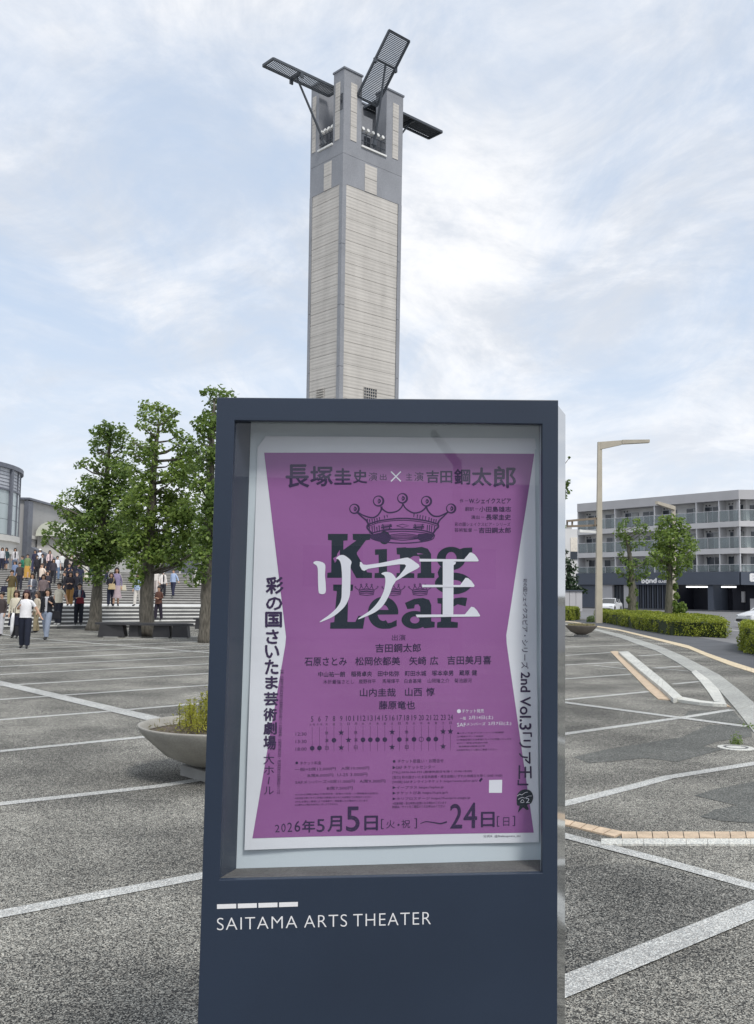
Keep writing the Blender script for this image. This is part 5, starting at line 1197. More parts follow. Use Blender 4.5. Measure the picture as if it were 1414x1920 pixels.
# fascia lettering
def vtext(st, org, e, u0, u1, z0, z1_, mat, par, bold=.0, name='shop_lettering', tilt=0):
    co, fs = textmesh(st, 0, 4); m = MB()
    m.add([org + e * (u0 + (u1 - u0) * u) + Z1 * (z0 + (z1_ - z0) * v) for u, v in co], fs)
    if bold:
        for dx, dz in ((bold, 0), (-bold, 0), (0, bold), (0, -bold)):
            m.add([org + e * (u0 + dx + (u1 - u0) * u) + Z1 * (z0 + dz + (z1_ - z0) * v) + FNv * .003 * (1 + (dx > 0) + 2 * (dz > 0) + 3 * (dz < 0)) for u, v in co], fs)
    return m.build(name, mat, par)
M_sgn = pm('sign_white', (.8, .8, .8), .5)
o_ = AL + FNv * .37
def zof(x, y):
    h_ = hit(*zq(x, y), o_, FNv); return (h_ - o_).dot(FE), h_.z
for st, x0, y0, x1, y1, bd in (('b', 618, 1001, 640, 1032, .07), ('o', 646, 1008, 668, 1036, .07), ('n', 673, 1010, 695, 1030, .07), ('d', 700, 1000, 722, 1030, .07), ('GLASS', 735, 1015, 795, 1030, .03)):
    a, b_ = zof(x0, y1), zof(x1, y0); vtext(st, o_ + FNv * .01, FE, a[0], b_[0], a[1], b_[1], M_sgn, apt, bold=bd)
vtext('B', AR + N2v * .37, E2, 1.15, 1.95, 3.9, 4.75, M_sgn, apt, bold=.1)
# window vents on the fascia: small spot lamps
for x in (650, 770):
    a = zof(x, 985); q = o_ + FE * a[0] + Z1 * 5.0 + FNv * .25; MB().tube(q - FNv * .35, q, .03, n=4).build('spot_arm', M_shopd, apt)

# pale houses and shed left of the block
hs = at(1068, 1140, 168.); hs.z = 0
house = thing('white_building', hs, 'pale far building left of the apartments, with one lit square window', 'building')
zt_ = at(1070, 992, 168.).z; xl, xr = at(1040, 1000, 168.).x, at(1083, 1000, 168.).x
MB().box(Vector(((xl + xr) / 2, 172, zt_ / 2)), (xr - xl, 8, zt_)).build('wall', pm('pale_render', (.66, .66, .66), .8, .05, .3), house)
MB().box(Vector(((xl + xr) / 2, 171.5, zt_ + .35)), (xr - xl - 2.0, 7, .7)).build('roof', M_apg, house)
a, b_ = at(1070, 1034, 167.9), at(1090, 1008, 167.9)
M_warm = pm('warm_glass', (.75, .70, .62), .3)
wq_ = MB().box(Vector(((a.x + b_.x) / 2, 167.93, (a.z + b_.z) / 2)), (b_.x - a.x, .1, b_.z - a.z)).build('window', M_warm, house)
MB().box(Vector(((a.x + b_.x) / 2, 167.85, a.z - .7)), (b_.x - a.x, .06, 1.3)).build('balcony_rail', M_win, house)
sp_ = at(1078, 1143, 108.); sp_.z = 0
shed = thing('grey_shed', sp_, 'low grey panelled enclosure between the short hedge and the lamp post', 'shed')
a, b_ = at(1056, 1143, 108.), at(1092, 1109, 108.)
for k in range(3):
    x0 = a.x + (b_.x - a.x) * k / 3; x1 = a.x + (b_.x - a.x) * (k + 1) / 3
    MB().box(Vector(((x0 + x1) / 2, 109, b_.z / 2)), (x1 - x0 - .04, 2, b_.z)).build('panel', M_apg, shed)
MB().box(Vector(((a.x + b_.x) / 2, 109, b_.z + .08)), (b_.x - a.x + .2, 2.3, .12)).build('roof', M_shop, shed)
mt = thing('raised_pavement', AL + FE * 5, 'low dark kerb running along the foot of the shop front', 'kerb')
MB().box((AL + AR) / 2 + FNv * 1.6 + Z1 * .09, (FL_ + 12, .5, .18), AXF).build('kerb_line', M_side, mt)

# ================================================================== CARS
M_carw = pm('white_car_paint', (.68, .69, .71), .25, .02, 2, spec=.6)
M_tyre = pm('tyre', (.02, .02, .02), .85)
M_rim = pm('alloy_rim', (.45, .46, .48), .3, metal=.8)
M_cgl = pm('car_glass', (.03, .035, .04), .05, .05, 1, spec=.9)
M_trim = pm('black_trim', (.02, .02, .022), .5)
M_hl = pm('headlight_lens', (.6, .62, .64), .1, spec=.9)
def make_car(loc, rz, lab):
    """hatchback, nose towards local -X"""
    t = thing('parked_car', (0, 0, 0), lab, 'car')
    W = .84
    side = [(-2.02, .30), (-2.06, .48), (-2.02, .66), (-1.88, .76), (-1.30, .92), (-1.00, .97), (-.30, 1.00), (.8, 1.02), (1.75, 1.04), (1.98, .98), (2.05, .70), (2.02, .32)]
    secs = [(-W, .86), (-W * .97, 1.0), (-W * .5, 1.03), (0, 1.04), (W * .5, 1.03), (W * .97, 1.0), (W, .86)]
    m = MB(); n = len(side)
    for y, k in secs:
        for x, z in side: m.v.append((x * (1 - .05 * (abs(y) / W) ** 3), y, .30 + (z - .30) * (k if z > .6 else 1)))
    for i in range(len(secs) - 1):
        for j in range(n): a = i * n + j; b_ = i * n + (j + 1) % n; m.f.append((a, b_, b_ + n, a + n)); m.m.append(0)
    m.f += [tuple(range(n))[::-1], tuple((len(secs) - 1) * n + j for j in range(n))]; m.m += [0, 0]
    o = m.build('body', M_carw, t, smooth=False); bevel(o, .05, 3); o.data.shade_smooth()
    gh = [(-1.12, .96), (-.25, 1.46), (.25, 1.52), (1.2, 1.47), (1.85, 1.0)]
    m = MB(); n = len(gh)
    for y, k in ((-W * .96, 0), (-W * .74, 1), (0, 1.02), (W * .74, 1), (W * .96, 0)):
        for x, z in gh: m.v.append((x, y if z < 1.1 or k else y * .97, .94 + (z - .94) * k if k else .95))
    for i in range(4):
        for j in range(n - 1): a = i * n + j; m.f.append((a, a + 1, a + 1 + n, a + n)); m.m.append(1 if (j in (0, 3) and i in (1, 2)) or i in (0, 3) else 0)
    o = m.build('cabin', [M_carw, M_cgl], t)
    for s_ in (-1, 1):
        for x in (-.28, .62, 1.3): MB().tube((x, s_ * W * .95, .95), (x + (.06 if x > 0 else .18), s_ * W * .75, 1.45), .025, n=4).build('pillar', M_carw, t)
        MB().tube((-1.08, s_ * W * .95, .96), (-.27, s_ * W * .755, 1.47), .03, n=5).build('pillar', M_carw, t)
        m = MB(); m.lathe([(.0, -.07), (.05, -.09), (.075, 0), (.05, .09), (.0, .1)], (0, 0, 0), 10); ob = m.build('door_mirror', M_carw, t, smooth=True); ob.location = (-.82, s_ * (W + .09), 1.03); ob.rotation_euler = (math.pi / 2, 0, 0)
        MB().hexa([(-1.98, s_ * .42, .64), (-1.98, s_ * .76, .62), (-1.62, s_ * .80, .72), (-1.72, s_ * .5, .76)], [(-2.04, s_ * .42, .68), (-1.99, s_ * .77, .70), (-1.58, s_ * .82, .80), (-1.70, s_ * .5, .85)]).build('headlight', M_hl, t)
        for x in (-1.28, 1.25):
            m = MB(); m.lathe([(.20, -.10), (.31, -.10), (.325, -.06), (.325, .06), (.31, .10), (.20, .10)], (0, 0, 0), 24)
            wl_ = m.build('wheel', M_tyre, t, smooth=False); wl_.rotation_euler = (math.pi / 2, 0, 0); wl_.location = (x, s_ * (W - .06), .325)
            m = MB(); m.lathe([(.205, -.105), (.19, -.04), (.19, .04), (.205, .105)], (0, 0, 0), 24)
            for k in range(10):
                a = k * math.pi / 5
                for sg in (-1, 1): m.hexa([(.03 * math.cos(a + 1.57), .03 * math.sin(a + 1.57), sg * .085), (.03 * math.cos(a - 1.57), .03 * math.sin(a - 1.57), sg * .085), (.195 * math.cos(a - .09), .195 * math.sin(a - .09), sg * .085), (.195 * math.cos(a + .09), .195 * math.sin(a + .09), sg * .085)], [(.03 * math.cos(a + 1.57), .03 * math.sin(a + 1.57), sg * .10), (.03 * math.cos(a - 1.57), .03 * math.sin(a - 1.57), sg * .10), (.195 * math.cos(a - .09), .195 * math.sin(a - .09), sg * .10), (.195 * math.cos(a + .09), .195 * math.sin(a + .09), sg * .10)])
            r_ = m.build('rim', M_rim, wl_)
            m = MB(); m.lathe([(.325, 0), (.40, .004), (.36, .008)], (0, 0, 0), 24); ar = m.build('wheel_arch', M_trim, t); ar.rotation_euler = (math.pi / 2, 0, 0); ar.location = (x, s_ * (W + .004), .345)
    MB().box((-2.03, 0, .42), (.10, 1.2, .14)).build('grille', M_trim, t)
    t.location = loc; t.rotation_euler = (0, 0, rz); return t
cl = at(1393, 1176, 54.); cl.z = 0.005
car1 = make_car(cl + Vector((2.05 * .97, .3, 0)), math.radians(8), 'white car entering at the right edge of the photograph, nose to the left')
cl2 = at(1162, 1143, 96.); cl2.z = .005
def copy_tree(o, parent=None, loc=None):
    c = o.copy(); COL.objects.link(c)
    if parent: c.parent = parent
    if loc is not None: c.location = loc
    for ch in list(o.children): copy_tree(ch, c)
    return c
car2 = copy_tree(car1, None, cl2); car2.rotation_euler = (0, 0, math.radians(62)); car2['label'] = 'white car parked before the shops, only its roof and windscreen above the long hedge'
car2.location = Vector((cl2.x, 100., .005))

# ================================================================== THEATRE BUILDINGS ON THE LEFT
M_thw = pm('theatre_grey_wall', (.36, .355, .355), .8, .06, .4)
M_glz = pm('theatre_glazing', (.40, .46, .47), .25, .12, .4, spec=.5)
M_glz2 = pm('theatre_upper_panel', (.50, .52, .56), .5, .06, .6)
M_mul = pm('theatre_mullion', (.13, .14, .17), .5)
M_pale = pm('pale_stone', (.58, .57, .54), .8, .06, .8)
RC, RR_ = Vector((-30.75, 57.0, 0)), 8.7
rot_ = thing('round_theatre_wing', RC, 'round glass fronted theatre wing at the left edge of the photograph', 'building')
def cyl(r, a0, a1, z0, z1_, mat, name, th=.12, n=1, par=None):
    m = MB()
    for k in range(n):
        A0_, A1_ = math.radians(a0 + (a1 - a0) * k / n), math.radians(a0 + (a1 - a0) * (k + 1) / n)
        q = [RC + Vector((math.cos(x) * rr, math.sin(x) * rr, z0)) for rr, x in ((r, A0_), (r, A1_), (r - th, A1_), (r - th, A0_))]
        m.hexa(q, [p + Z1 * (z1_ - z0) for p in q])
    return m.build(name, mat, par or rot_)
cyl(RR_ + .2, -120, 60, 8.75, 9.0, M_mul, 'eave', 1.2, 30); cyl(RR_ - 1.1, -120, 60, 9.0, 9.2, M_pale, 'roof', 3.0, 24)
for k in range(18):
    a0, a1 = -120 + k * 10, -110 + k * 10
    cyl(RR_, a0 + .6, a1 - .6, 7.55, 8.75, M_glz2, 'upper_panel', .1, 2)
    for j in range(3): cyl(RR_, a0 + .6, a1 - .6, 4.85 + j * .9, 5.72 + j * .9, M_glz, 'glass_panel', .1, 2)
    big = k % 3 == 0
    cyl(RR_ + (.16 if big else .06), a0 - (.9 if big else .45), a0 + (.9 if big else .45), 4.8, 8.75, M_mul, 'mullion', .2, 1)
cyl(RR_ + .08, -120, 60, 7.45, 7.56, M_mul, 'transom', .15, 30)
for j in range(5): cyl(RR_ + .03, -120, 60, 7.72 + j * .2, 7.745 + j * .2, M_mul, 'louvre_line', .06, 30)
cyl(RR_ + .15, -120, 60, 4.45, 4.8, M_pale, 'ledge', 1.0, 30); cyl(RR_ - .05, -120, 60, 3.95, 4.45, M_pale, 'ledge', .6, 30); cyl(RR_ + .1, -120, 60, 3.7, 3.95, M_pale, 'ledge', .8, 30)
cyl(RR_ - 1.4, -120, 60, 2.5, 3.7, M_mul, 'glazed_base', .2, 20)
for k in range(7): a = math.radians(-100 + k * 22); q = RC + Vector((math.cos(a) * (RR_ - .5), math.sin(a) * (RR_ - .5), 2.45)); MB().tube(q, q + Z1 * 1.3, .22, n=10).build('column', M_pale, rot_)
# long grey wall with a pale string course, receding
wb0 = Vector((-24.3, 66, 0)); wl0 = thing('theatre_hall', wb0, 'large plain grey hall with a pale string course behind the round wing', 'building')
MB().box(Vector((-31.3, 92, 3.9)), (14, 52, 7.8)).build('wall', M_thw, wl0)
MB().box(Vector((-24.26, 92, 5.25)), (.10, 52.2, .22)).build('string_course', M_pale, wl0)
MB().box(Vector((-31.2, 92, 7.86)), (14.3, 52.4, .14)).build('coping', M_mul, wl0)
MB().box(Vector((-24.28, 66.3, 3.85)), (.3, .9, 7.7)).build('corner_strip', M_mul, wl0)
# low white annexe with a vaulted window and a dark sloping ramp roof
an0 = Vector((-20, 70, 0)); ann = thing('white_annexe', an0, 'low white annexe with an arched window half hidden by the leaves', 'building')
MB().box(Vector((-21.5, 72, 3.65)), (5.4, 8, 3.5)).build('wall', M_pale, ann)
vp_ = MB()
for k in range(10):
    a0, a1 = math.pi * k / 10, math.pi * (k + 1) / 10
    q = [Vector((-23.2 + .95 * math.cos(a), 67.5, 5.38 + 1.0 * math.sin(a))) for a in (a0, a1)]
    vp_.quad(q[0], q[1], q[1] + Vector((0, 7, 0)), q[0] + Vector((0, 7, 0))); vp_.quad(q[0], q[1], Vector((-23.2, 67.5, 5.38)), Vector((-23.2, 67.5, 5.38)) + Vector((0, .01, 0)))
vp_.build('arched_window', pm('vault_glass', (.66, .68, .58), .3, .05, 1), ann)
rm = thing('ramp_shelter', Vector((-20.5, 64, TOPZ)), 'dark wedge shaped shelter roof sloping down to the right behind the crowd', 'shelter')
MB().hexa([Vector((-23.9, 64, 2.3)), Vector((-21.3, 64.3, 2.3)), Vector((-21.3, 65, 2.3)), Vector((-23.9, 65, 2.3))], [Vector((-23.2, 64, 4.45)), Vector((-21.3, 64.3, 3.5)), Vector((-21.3, 65, 3.5)), Vector((-23.2, 65, 4.45))]).build('side_wall', M_mul, rm)
bk_ = thing('low_glass_hall', Vector((-14, 78, TOPZ)), 'low dark glazed building along the back of the upper landing', 'building')
MB().box(Vector((-14.5, 82, TOPZ + .9)), (17, 6, 1.8)).build('glazing', M_mul, bk_)
MB().box(Vector((-14.5, 82, TOPZ + 1.95)), (17.6, 6.6, .3)).build('roof', M_pale, bk_)
for k in range(11): MB().box(Vector((-22.8 + k * 1.65, 78.96, TOPZ + .9)), (.12, .06, 1.8)).build('mullion', M_pale, bk_)
q = stand(373, 1098); blk = thing('stone_block', q, 'pale square stone block on the steps by the right hand tree trunk', 'block')
MB().box(q + Z1 * .45, (.55, .55, .9)).build('block', M_pale, blk); MB().box(q + Z1 * .93, (.7, .7, .08)).build('cap', M_pale, blk)
for o_th in (rot_, wl0, ann, rm, bk_):      # these stand behind the upper landing
    o_th.location = EYE + (Vector(o_th.location) - EYE) * 1.36; o_th.scale = (1.36,) * 3
# building behind the photographer: it shows only as the reflection in the case glass
bh = thing('plaza_building', Vector((0, -30, 0)), 'low grey building across the plaza, mirrored faintly in the poster case glass', 'building')
MB().box(Vector((0, -34, 2.9)), (90, 8, 5.8)).build('wall', M_thw, bh)
for k in range(14): 
    wd__ = MB().box(Vector((-32.5 + k * 5, -29.98, 2.6)), (2.2, .08, 1.5)).build('window', M_win, bh)

# lamp post across the plaza behind the photographer: seen only as a reflection in the case glass
def mirrored(x, y, dist):
    h_ = bp(x, y, .02); d = ray(x, y).normalized(); d = d - BN * (2 * d.dot(BN)); return h_ + d * dist
q1, q2 = mirrored(858, 862, 24.), mirrored(812, 812, 23.)
lb3 = Vector((q1.x, q1.y, 0)); lamp3 = thing('lamp_post', lb3, 'lamp post behind the photographer, mirrored faintly at the top of the case glass', 'lamp post')
MB().tube(lb3, q1, .17, .12, 8).build('pole', M_lampd, lamp3); MB().tube(q1 - Z1 * .1, q2, .13, .10, 6).build('arm', M_lampd, lamp3)
# ================================================================== PEOPLE
_pm = {}
def cloth(rgb, rough=.85):
    if rgb not in _pm: _pm[rgb] = pm('cloth_%02d' % len(_pm), rgb, rough, .12, 7, fine=.06)
    return _pm[rgb]
def C3(r, g, b):
    f = lambda c: (c / 255 / 12.92) if c / 255 < .04045 else ((c / 255 + .055) / 1.055) ** 2.4
    return tuple(round(f(c) * .9, 4) for c in (r, g, b))
SKIN = (.52, .32, .22); BLACK = C3(35, 35, 42); NAVY = C3(38, 42, 62); WHITE = C3(238, 238, 240); HAIR = (.022, .016, .014); HAIRB = (.06, .035, .022); SHOE = (.03, .03, .033)
M_skin = pm('skin', SKIN, .55, .04, 20); M_eye = pm('eye_dark', (.02, .015, .015), .3); M_lip = pm('lips', (.35, .12, .10), .5); M_mask = pm('face_mask', (.75, .76, .78), .8)
def person(px, pyf, hpx, top, legs, lab, inner=None, shoe=SHOE, hair='short', hairc=HAIR, rz=0., step=.10, arms='down', skirt=None, sleeve='long', bag=None, hat=None, mask=False, hgt=None, skirt_z=.30, pos=None, coat=False):
    p = pos if pos is not None else stand(px, pyf)
    if rz == 0.: rz = random.choice((random.uniform(-.6, .6), random.uniform(-.3, .9), random.uniform(-1.3, .2)))
    if step == .10: step = random.choice((.03, .07, .11, -.08, .14))
    H = hgt or hpx / F_PX * p.y; H = max(1.48, min(1.80, H)); k = H / 1.66
    t = thing('person', p, lab, 'person', 'people on the steps and plaza')
    # joints: (x, y, z, radius x, radius y, region)
    J, Ed = [], []
    def j(x, y, z, rx, ry=None, par=None):
        J.append((x, y, z, rx, ry or rx)); i = len(J) - 1
        if par is not None: Ed.append((par, i))
        return i
    s = step
    pel = j(0, 0, .90, .140, .100); wa = j(0, 0, 1.05, .120, .085, pel); ch = j(0, .0, 1.22, .145, .095, wa); up = j(0, .0, 1.345, .105, .075, ch); nk = j(0, .0, 1.415, .046, .046, up); hd0 = j(0, -.012, 1.475, .058, .066, nk); hd1 = j(0, -.010, 1.545, .074, .088, hd0); hd2 = j(0, 0, 1.615, .062, .074, hd1)
    reg = {}
    segs = [(pel, wa, 'top'), (wa, ch, 'top'), (ch, up, 'top'), (up, nk, 'neck'), (nk, hd0, 'skin'), (hd0, hd1, 'skin'), (hd1, hd2, 'skin')]
    hand_pts = []
    for sd_ in (-1, 1):
        mode = arms if isinstance(arms, str) else arms[0 if sd_ < 0 else 1]
        sh = j(sd_ * .155, .0, 1.345, .058, .055, up)
        if mode == 'down': el, wr, hn = (sd_ * .215, .03, 1.09), (sd_ * .225, -.05 - s * sd_ * .5, .86), (sd_ * .222, -.075 - s * sd_ * .5, .785)
        elif mode == 'front': el, wr, hn = (sd_ * .22, .02, 1.10), (sd_ * .12, -.20, 1.06), (sd_ * .055, -.235, 1.09)
        elif mode == 'phone': el, wr, hn = (sd_ * .21, -.02, 1.10), (sd_ * .13, -.22, 1.20), (sd_ * .09, -.25, 1.26)
        elif mode == 'up': el, wr, hn = (sd_ * .28, -.05, 1.33), (sd_ * .16, -.10, 1.53), (sd_ * .10, -.11, 1.58)
        elif mode == 'out': el, wr, hn = (sd_ * .30, .02, 1.13), (sd_ * .42, -.04, .94), (sd_ * .47, -.07, .875)
        elif mode == 'bag': el, wr, hn = (sd_ * .23, .06, 1.12), (sd_ * .20, -.10, 1.17), (sd_ * .15, -.14, 1.22)
        e_ = j(*el, .042, .042, sh); w_ = j(*wr, .027, .025, e_); pm_ = j(*hn, .034, .020, w_)
        tip = Vector(hn) + (Vector(hn) - Vector(wr)).normalized() * .075; f_ = j(*tip, .024, .012, pm_)
        th_ = Vector(hn) + Vector((-sd_ * .035, -.02, -.0)); j(*th_, .012, .012, pm_)
        hand_pts.append(Vector(hn) * k)
        segs += [(up, sh, 'top'), (sh, e_, 'arm'), (e_, w_, 'fore'), (w_, pm_, 'skin'), (pm_, f_, 'skin'), (pm_, len(J) - 1, 'skin')]
        hp = j(sd_ * .085, 0, .84, .098, .098, pel); kn = j(sd_ * .095, -.02 - sd_ * s * .9, .47, .064, .066, hp); an = j(sd_ * .095, .03 - sd_ * s * 1.6, .10, .040, .042, kn); ft = j(sd_ * .10, -.045 - sd_ * s * 1.6, .045, .042, .036, an); to = j(sd_ * .115, -.15 - sd_ * s * 1.6, .032, .038, .026, ft)
        segs += [(pel, hp, 'leg'), (hp, kn, 'leg'), (kn, an, 'leg' if not skirt else 'shin'), (an, ft, 'shoe'), (ft, to, 'shoe')]
    me = bpy.data.meshes.new('body'); me.from_pydata([(a[0], a[1], a[2]) for a in J], Ed, []); ob = bpy.data.objects.new('tmp', me); COL.objects.link(ob)
    md = ob.modifiers.new('skin', 'SKIN'); sv = me.skin_vertices[0].data
    for i, a in enumerate(J): sv[i].radius = (a[3], a[4])
    sv[0].use_root = True
    ss = ob.modifiers.new('sub', 'SUBSURF'); ss.levels = 2; ss.render_levels = 2
    dg = bpy.context.evaluated_depsgraph_get(); m2 = bpy.data.meshes.new_from_object(ob.evaluated_get(dg)); bpy.data.objects.remove(ob)
    nv = len(m2.vertices); co = np.zeros(nv * 3); m2.vertices.foreach_get('co', co); co = co.reshape(-1, 3)
    npoly = len(m2.polygons); cen = np.zeros(npoly * 3); m2.polygons.foreach_get('center', cen); cen = cen.reshape(-1, 3)
    Jp = np.array([a[:3] for a in J]); best = np.full(npoly, 9e9); lab_ = np.zeros(npoly, int)
    names = ['top', 'neck', 'skin', 'arm', 'fore', 'leg', 'shin', 'shoe']
    tpar = np.zeros(npoly)
    for a, b_, nm in segs:
        A, B = Jp[a], Jp[b_]; d = B - A; u = np.clip(((cen - A) @ d) / (d @ d + 1e-9), 0, 1); ds = np.linalg.norm(cen - (A + u[:, None] * d), axis=1) - (J[a][3] * (1 - u) + J[b_][3] * u) * .6
        w_ = ds < best; best[w_] = ds[w_]; lab_[w_] = names.index(nm); tpar[w_] = u[w_]
    mats = [cloth(top), M_skin, cloth(legs if legs else SKIN), cloth(shoe), cloth(inner) if inner else cloth(top)]
    mi = np.zeros(npoly, int)
    mi[lab_ == 2] = 1; mi[(lab_ == 1) & (tpar > .55)] = 1
    if sleeve == 'short': mi[(lab_ == 4)] = 1; mi[(lab_ == 3) & (tpar > .72)] = 1
    mi[lab_ == 5] = 2; mi[lab_ == 6] = 1; mi[lab_ == 7] = 3
    hem = .93 if not coat else .80
    mi[(lab_ == 5) & (cen[:, 2] > hem) & (np.abs(cen[:, 0]) < .2)] = 0; mi[(lab_ == 0) & (cen[:, 2] < .90)] = 2
    if inner: mi[(lab_ <= 1) & (cen[:, 1] < -.03) & (np.abs(cen[:, 0]) < .055) & (cen[:, 2] > .93) & (cen[:, 2] < 1.40)] = 4
    m2.materials.clear()
    for q in mats: m2.materials.append(q)
    m2.polygons.foreach_set('material_index', mi.astype(np.int32)); m2.vertices.foreach_set('co', (co * k).ravel()); m2.shade_smooth(); m2.update()
    body = bpy.data.objects.new('body', m2); COL.objects.link(body); body.parent = t
    def loft(name, rings, mat, n=18, wob=0., open_=None):
        m = MB()
        for i, (z, rx, ry, cy_) in enumerate(rings):
            for q in range(n):
                a = 2 * math.pi * q / n; w_ = 1 + wob * (i / max(1, len(rings) - 1)) * math.sin(a * 5 + z * 9); m.v.append((rx * w_ * math.cos(a) * k, (cy_ + ry * w_ * math.sin(a)) * k, z * k))
        for i in range(len(rings) - 1):
            for q in range(n):
                a = 2 * math.pi * (q + .5) / n
                if open_ and abs((a - 1.5 * math.pi)) < open_: continue
                m.f.append((i * n + q, i * n + (q + 1) % n, (i + 1) * n + (q + 1) % n, (i + 1) * n + q)); m.m.append(0)
        o = m.build(name, mat, None, smooth=True); o.parent = t; o.location = (0, 0, 0); return o
    # loose garment over the trunk: a hem that hangs clear of the hips
    if coat: loft('jacket', [(1.39, .10, .075, 0), (1.34, .165, .105, .0), (1.2, .178, .128, 0), (1.0, .172, .130, 0), (.80, .190, .142, 0)], cloth(top), 20, .05, .35 if inner else None)
    else: loft('shirt', [(1.37, .10, .072, 0), (1.33, .155, .098, 0), (1.2, .168, .120, 0), (1.02, .158, .122, 0), (.88, .165, .128, 0)], cloth(top), 20, .05, .22 if inner else None)
    if skirt: loft('skirt', [(.98, .135, .105, 0), (.85, .17, .14, 0), (.6, .20, .17, 0), (skirt_z, .24, .20, 0)], cloth(skirt), 24, .07)
    elif legs:    # trouser legs hang straighter than the limb
        for sd_ in (-1, 1):
            m = MB(); pts_ = [Vector((sd_ * .085, 0, .86)), Vector((sd_ * .095, -.02 - sd_ * s * .9, .47)), Vector((sd_ * .095, .015 - sd_ * s * 1.6, .09))]
            o = m.path([q * k for q in pts_], [.108 * k, .088 * k, .072 * k], 12, cap=False).build('trouser_leg', cloth(legs), None, smooth=True); o.parent = t
    # hair
    m = MB(); n_, r_ = 16, 9
    for i in range(r_):
        ph_ = math.pi * .62 * i / (r_ - 1)
        for q in range(n_):
            a = 2 * math.pi * q / n_; fr_ = max(0, -math.sin(a)); x = .088 * math.sin(ph_) * math.cos(a); y = .010 + .104 * math.sin(ph_) * math.sin(a); z = 1.585 + .100 * math.cos(ph_)
            if fr_ > .45 and z < 1.60: z = 1.60 + (1.60 - z) * .1; y *= .97
            m.v.append((x * k, y * k, z * k))
    for i in range(r_ - 1):
        for q in range(n_): m.f.append((i * n_ + q, i * n_ + (q + 1) % n_, (i + 1) * n_ + (q + 1) % n_, (i + 1) * n_ + q)); m.m.append(0)
    if hair in ('long', 'bob'):
        zb_ = 1.30 if hair == 'long' else 1.43; b0_ = len(m.v); cnt = 0
        for i in range(5):
            u = i / 4
            for q in range(11):
                a = math.radians(-22 + 224 * q / 10); rx = .094 + .012 * math.sin(u * 3) ; z = 1.60 + (zb_ - 1.60) * u
                m.v.append((rx * math.cos(a) * k, (.012 + (.098 + .02 * u) * math.sin(a)) * k, z * k))
        for i in range(4):
            for q in range(10): m.f.append((b0_ + i * 11 + q, b0_ + i * 11 + q + 1, b0_ + (i + 1) * 11 + q + 1, b0_ + (i + 1) * 11 + q)); m.m.append(0)
    ho = m.build('hair', cloth(hairc, .5), None, smooth=True); ho.parent = t; so_ = ho.modifiers.new('thick', 'SOLIDIFY'); so_.thickness = .010
    # face
    for sd_ in (-1, 1):
        e = MB().box(Vector((sd_ * .030, -.100, 1.560)) * k, (.022 * k, .008 * k, .009 * k)).build('eye', M_eye, None); e.parent = t
        e = MB().lathe([(0, -.02), (.012, -.012), (.014, .0), (.010, .018), (0, .022)], Vector((sd_ * .082, .004, 1.545)) * k, 8).build('ear', M_skin, None, smooth=True); e.parent = t
    if mask:
        e = MB().hexa([Vector((-.055, -.085, 1.49)) * k, Vector((.055, -.085, 1.49)) * k, Vector((.04, -.05, 1.47)) * k, Vector((-.04, -.05, 1.47)) * k], [Vector((-.058, -.105, 1.545)) * k, Vector((.058, -.105, 1.545)) * k, Vector((.05, -.06, 1.545)) * k, Vector((-.05, -.06, 1.545)) * k]).build('face_mask', M_mask, None); e.parent = t
    else:
        e = MB().hexa([Vector((-.014, -.09, 1.515)) * k, Vector((.014, -.09, 1.515)) * k, Vector((.012, -.118, 1.518)) * k, Vector((-.012, -.118, 1.518)) * k], [Vector((-.008, -.09, 1.565)) * k, Vector((.008, -.09, 1.565)) * k, Vector((.006, -.100, 1.562)) * k, Vector((-.006, -.100, 1.562)) * k]).build('nose', M_skin, None); e.parent = t
        e = MB().box(Vector((0, -.093, 1.492)) * k, (.040 * k, .010 * k, .010 * k)).build('mouth', M_lip, None); e.parent = t
    if hat:
        rg = [(1.60, .135, .15, 0), (1.605, .098, .112, 0), (1.66, .092, .105, 0), (1.70, .06, .07, 0), (1.705, .002, .002, 0)]; loft('hat', rg, cloth(hat))
    t.rotation_euler = (0, 0, rz)
    if bag:
        kind, col, lb_ = bag; R = Matrix.Rotation(rz, 3, 'Z')
        loc = {'side': Vector((-.30, .02, .78)), 'side_r': Vector((.28, .02, .80)), 'front': Vector((.05, -.24, .98)), 'hand': Vector((-.27, -.05, .55)), 'back': Vector((0, .22, 1.2))}[kind] * k
        bt = thing('shoulder_bag' if kind != 'hand' else 'tote_bag', p + R @ loc, lb_, 'bag')
        m = MB(); w0, w1_, hh, dd_ = .17, .12, .13, .06
        m.hexa([(-w0, -dd_, -hh), (w0, -dd_, -hh), (w0, dd_, -hh), (-w0, dd_, -hh)], [(-w1_, -dd_ * .5, hh), (w1_, -dd_ * .5, hh), (w1_, dd_ * .5, hh), (-w1_, dd_ * .5, hh)])
        o = m.build('pouch', cloth(col), None); o.parent = bt; bevel(o, .02, 2)
        if kind in ('side', 'side_r', 'front'):
            sx_ = 1 if kind == 'side' else -1; a_ = Vector((sx_ * .10, .0, .10)); sh_ = Vector((sx_ * .14, 0, 1.42)) * k - loc
            sh_ = Vector(((-.12 if kind == 'side' else .12), 0, 1.43)) * k - loc
            o = MB().path([Vector((0, -.02, .11)), sh_.lerp(Vector((0, 0, .1)), .5) + Vector((sx_ * -.05, -.10, 0)), sh_ + Vector((0, -.02, .02))], [.010] * 3, 5).build('strap', cloth(col), None); o.parent = bt
        else:
            o = MB().path([Vector((-.06, 0, .12)), Vector((-.04, 0, .26)), Vector((.04, 0, .26)), Vector((.06, 0, .12))], [.008] * 4, 5).build('handle', cloth(col), None); o.parent = bt
        bt.rotation_euler = (0, 0, rz)
    return t
zP = lambda x, y: (x / 7.07, 1030 + y / 7.07)      # enlargement used for reading the crowd
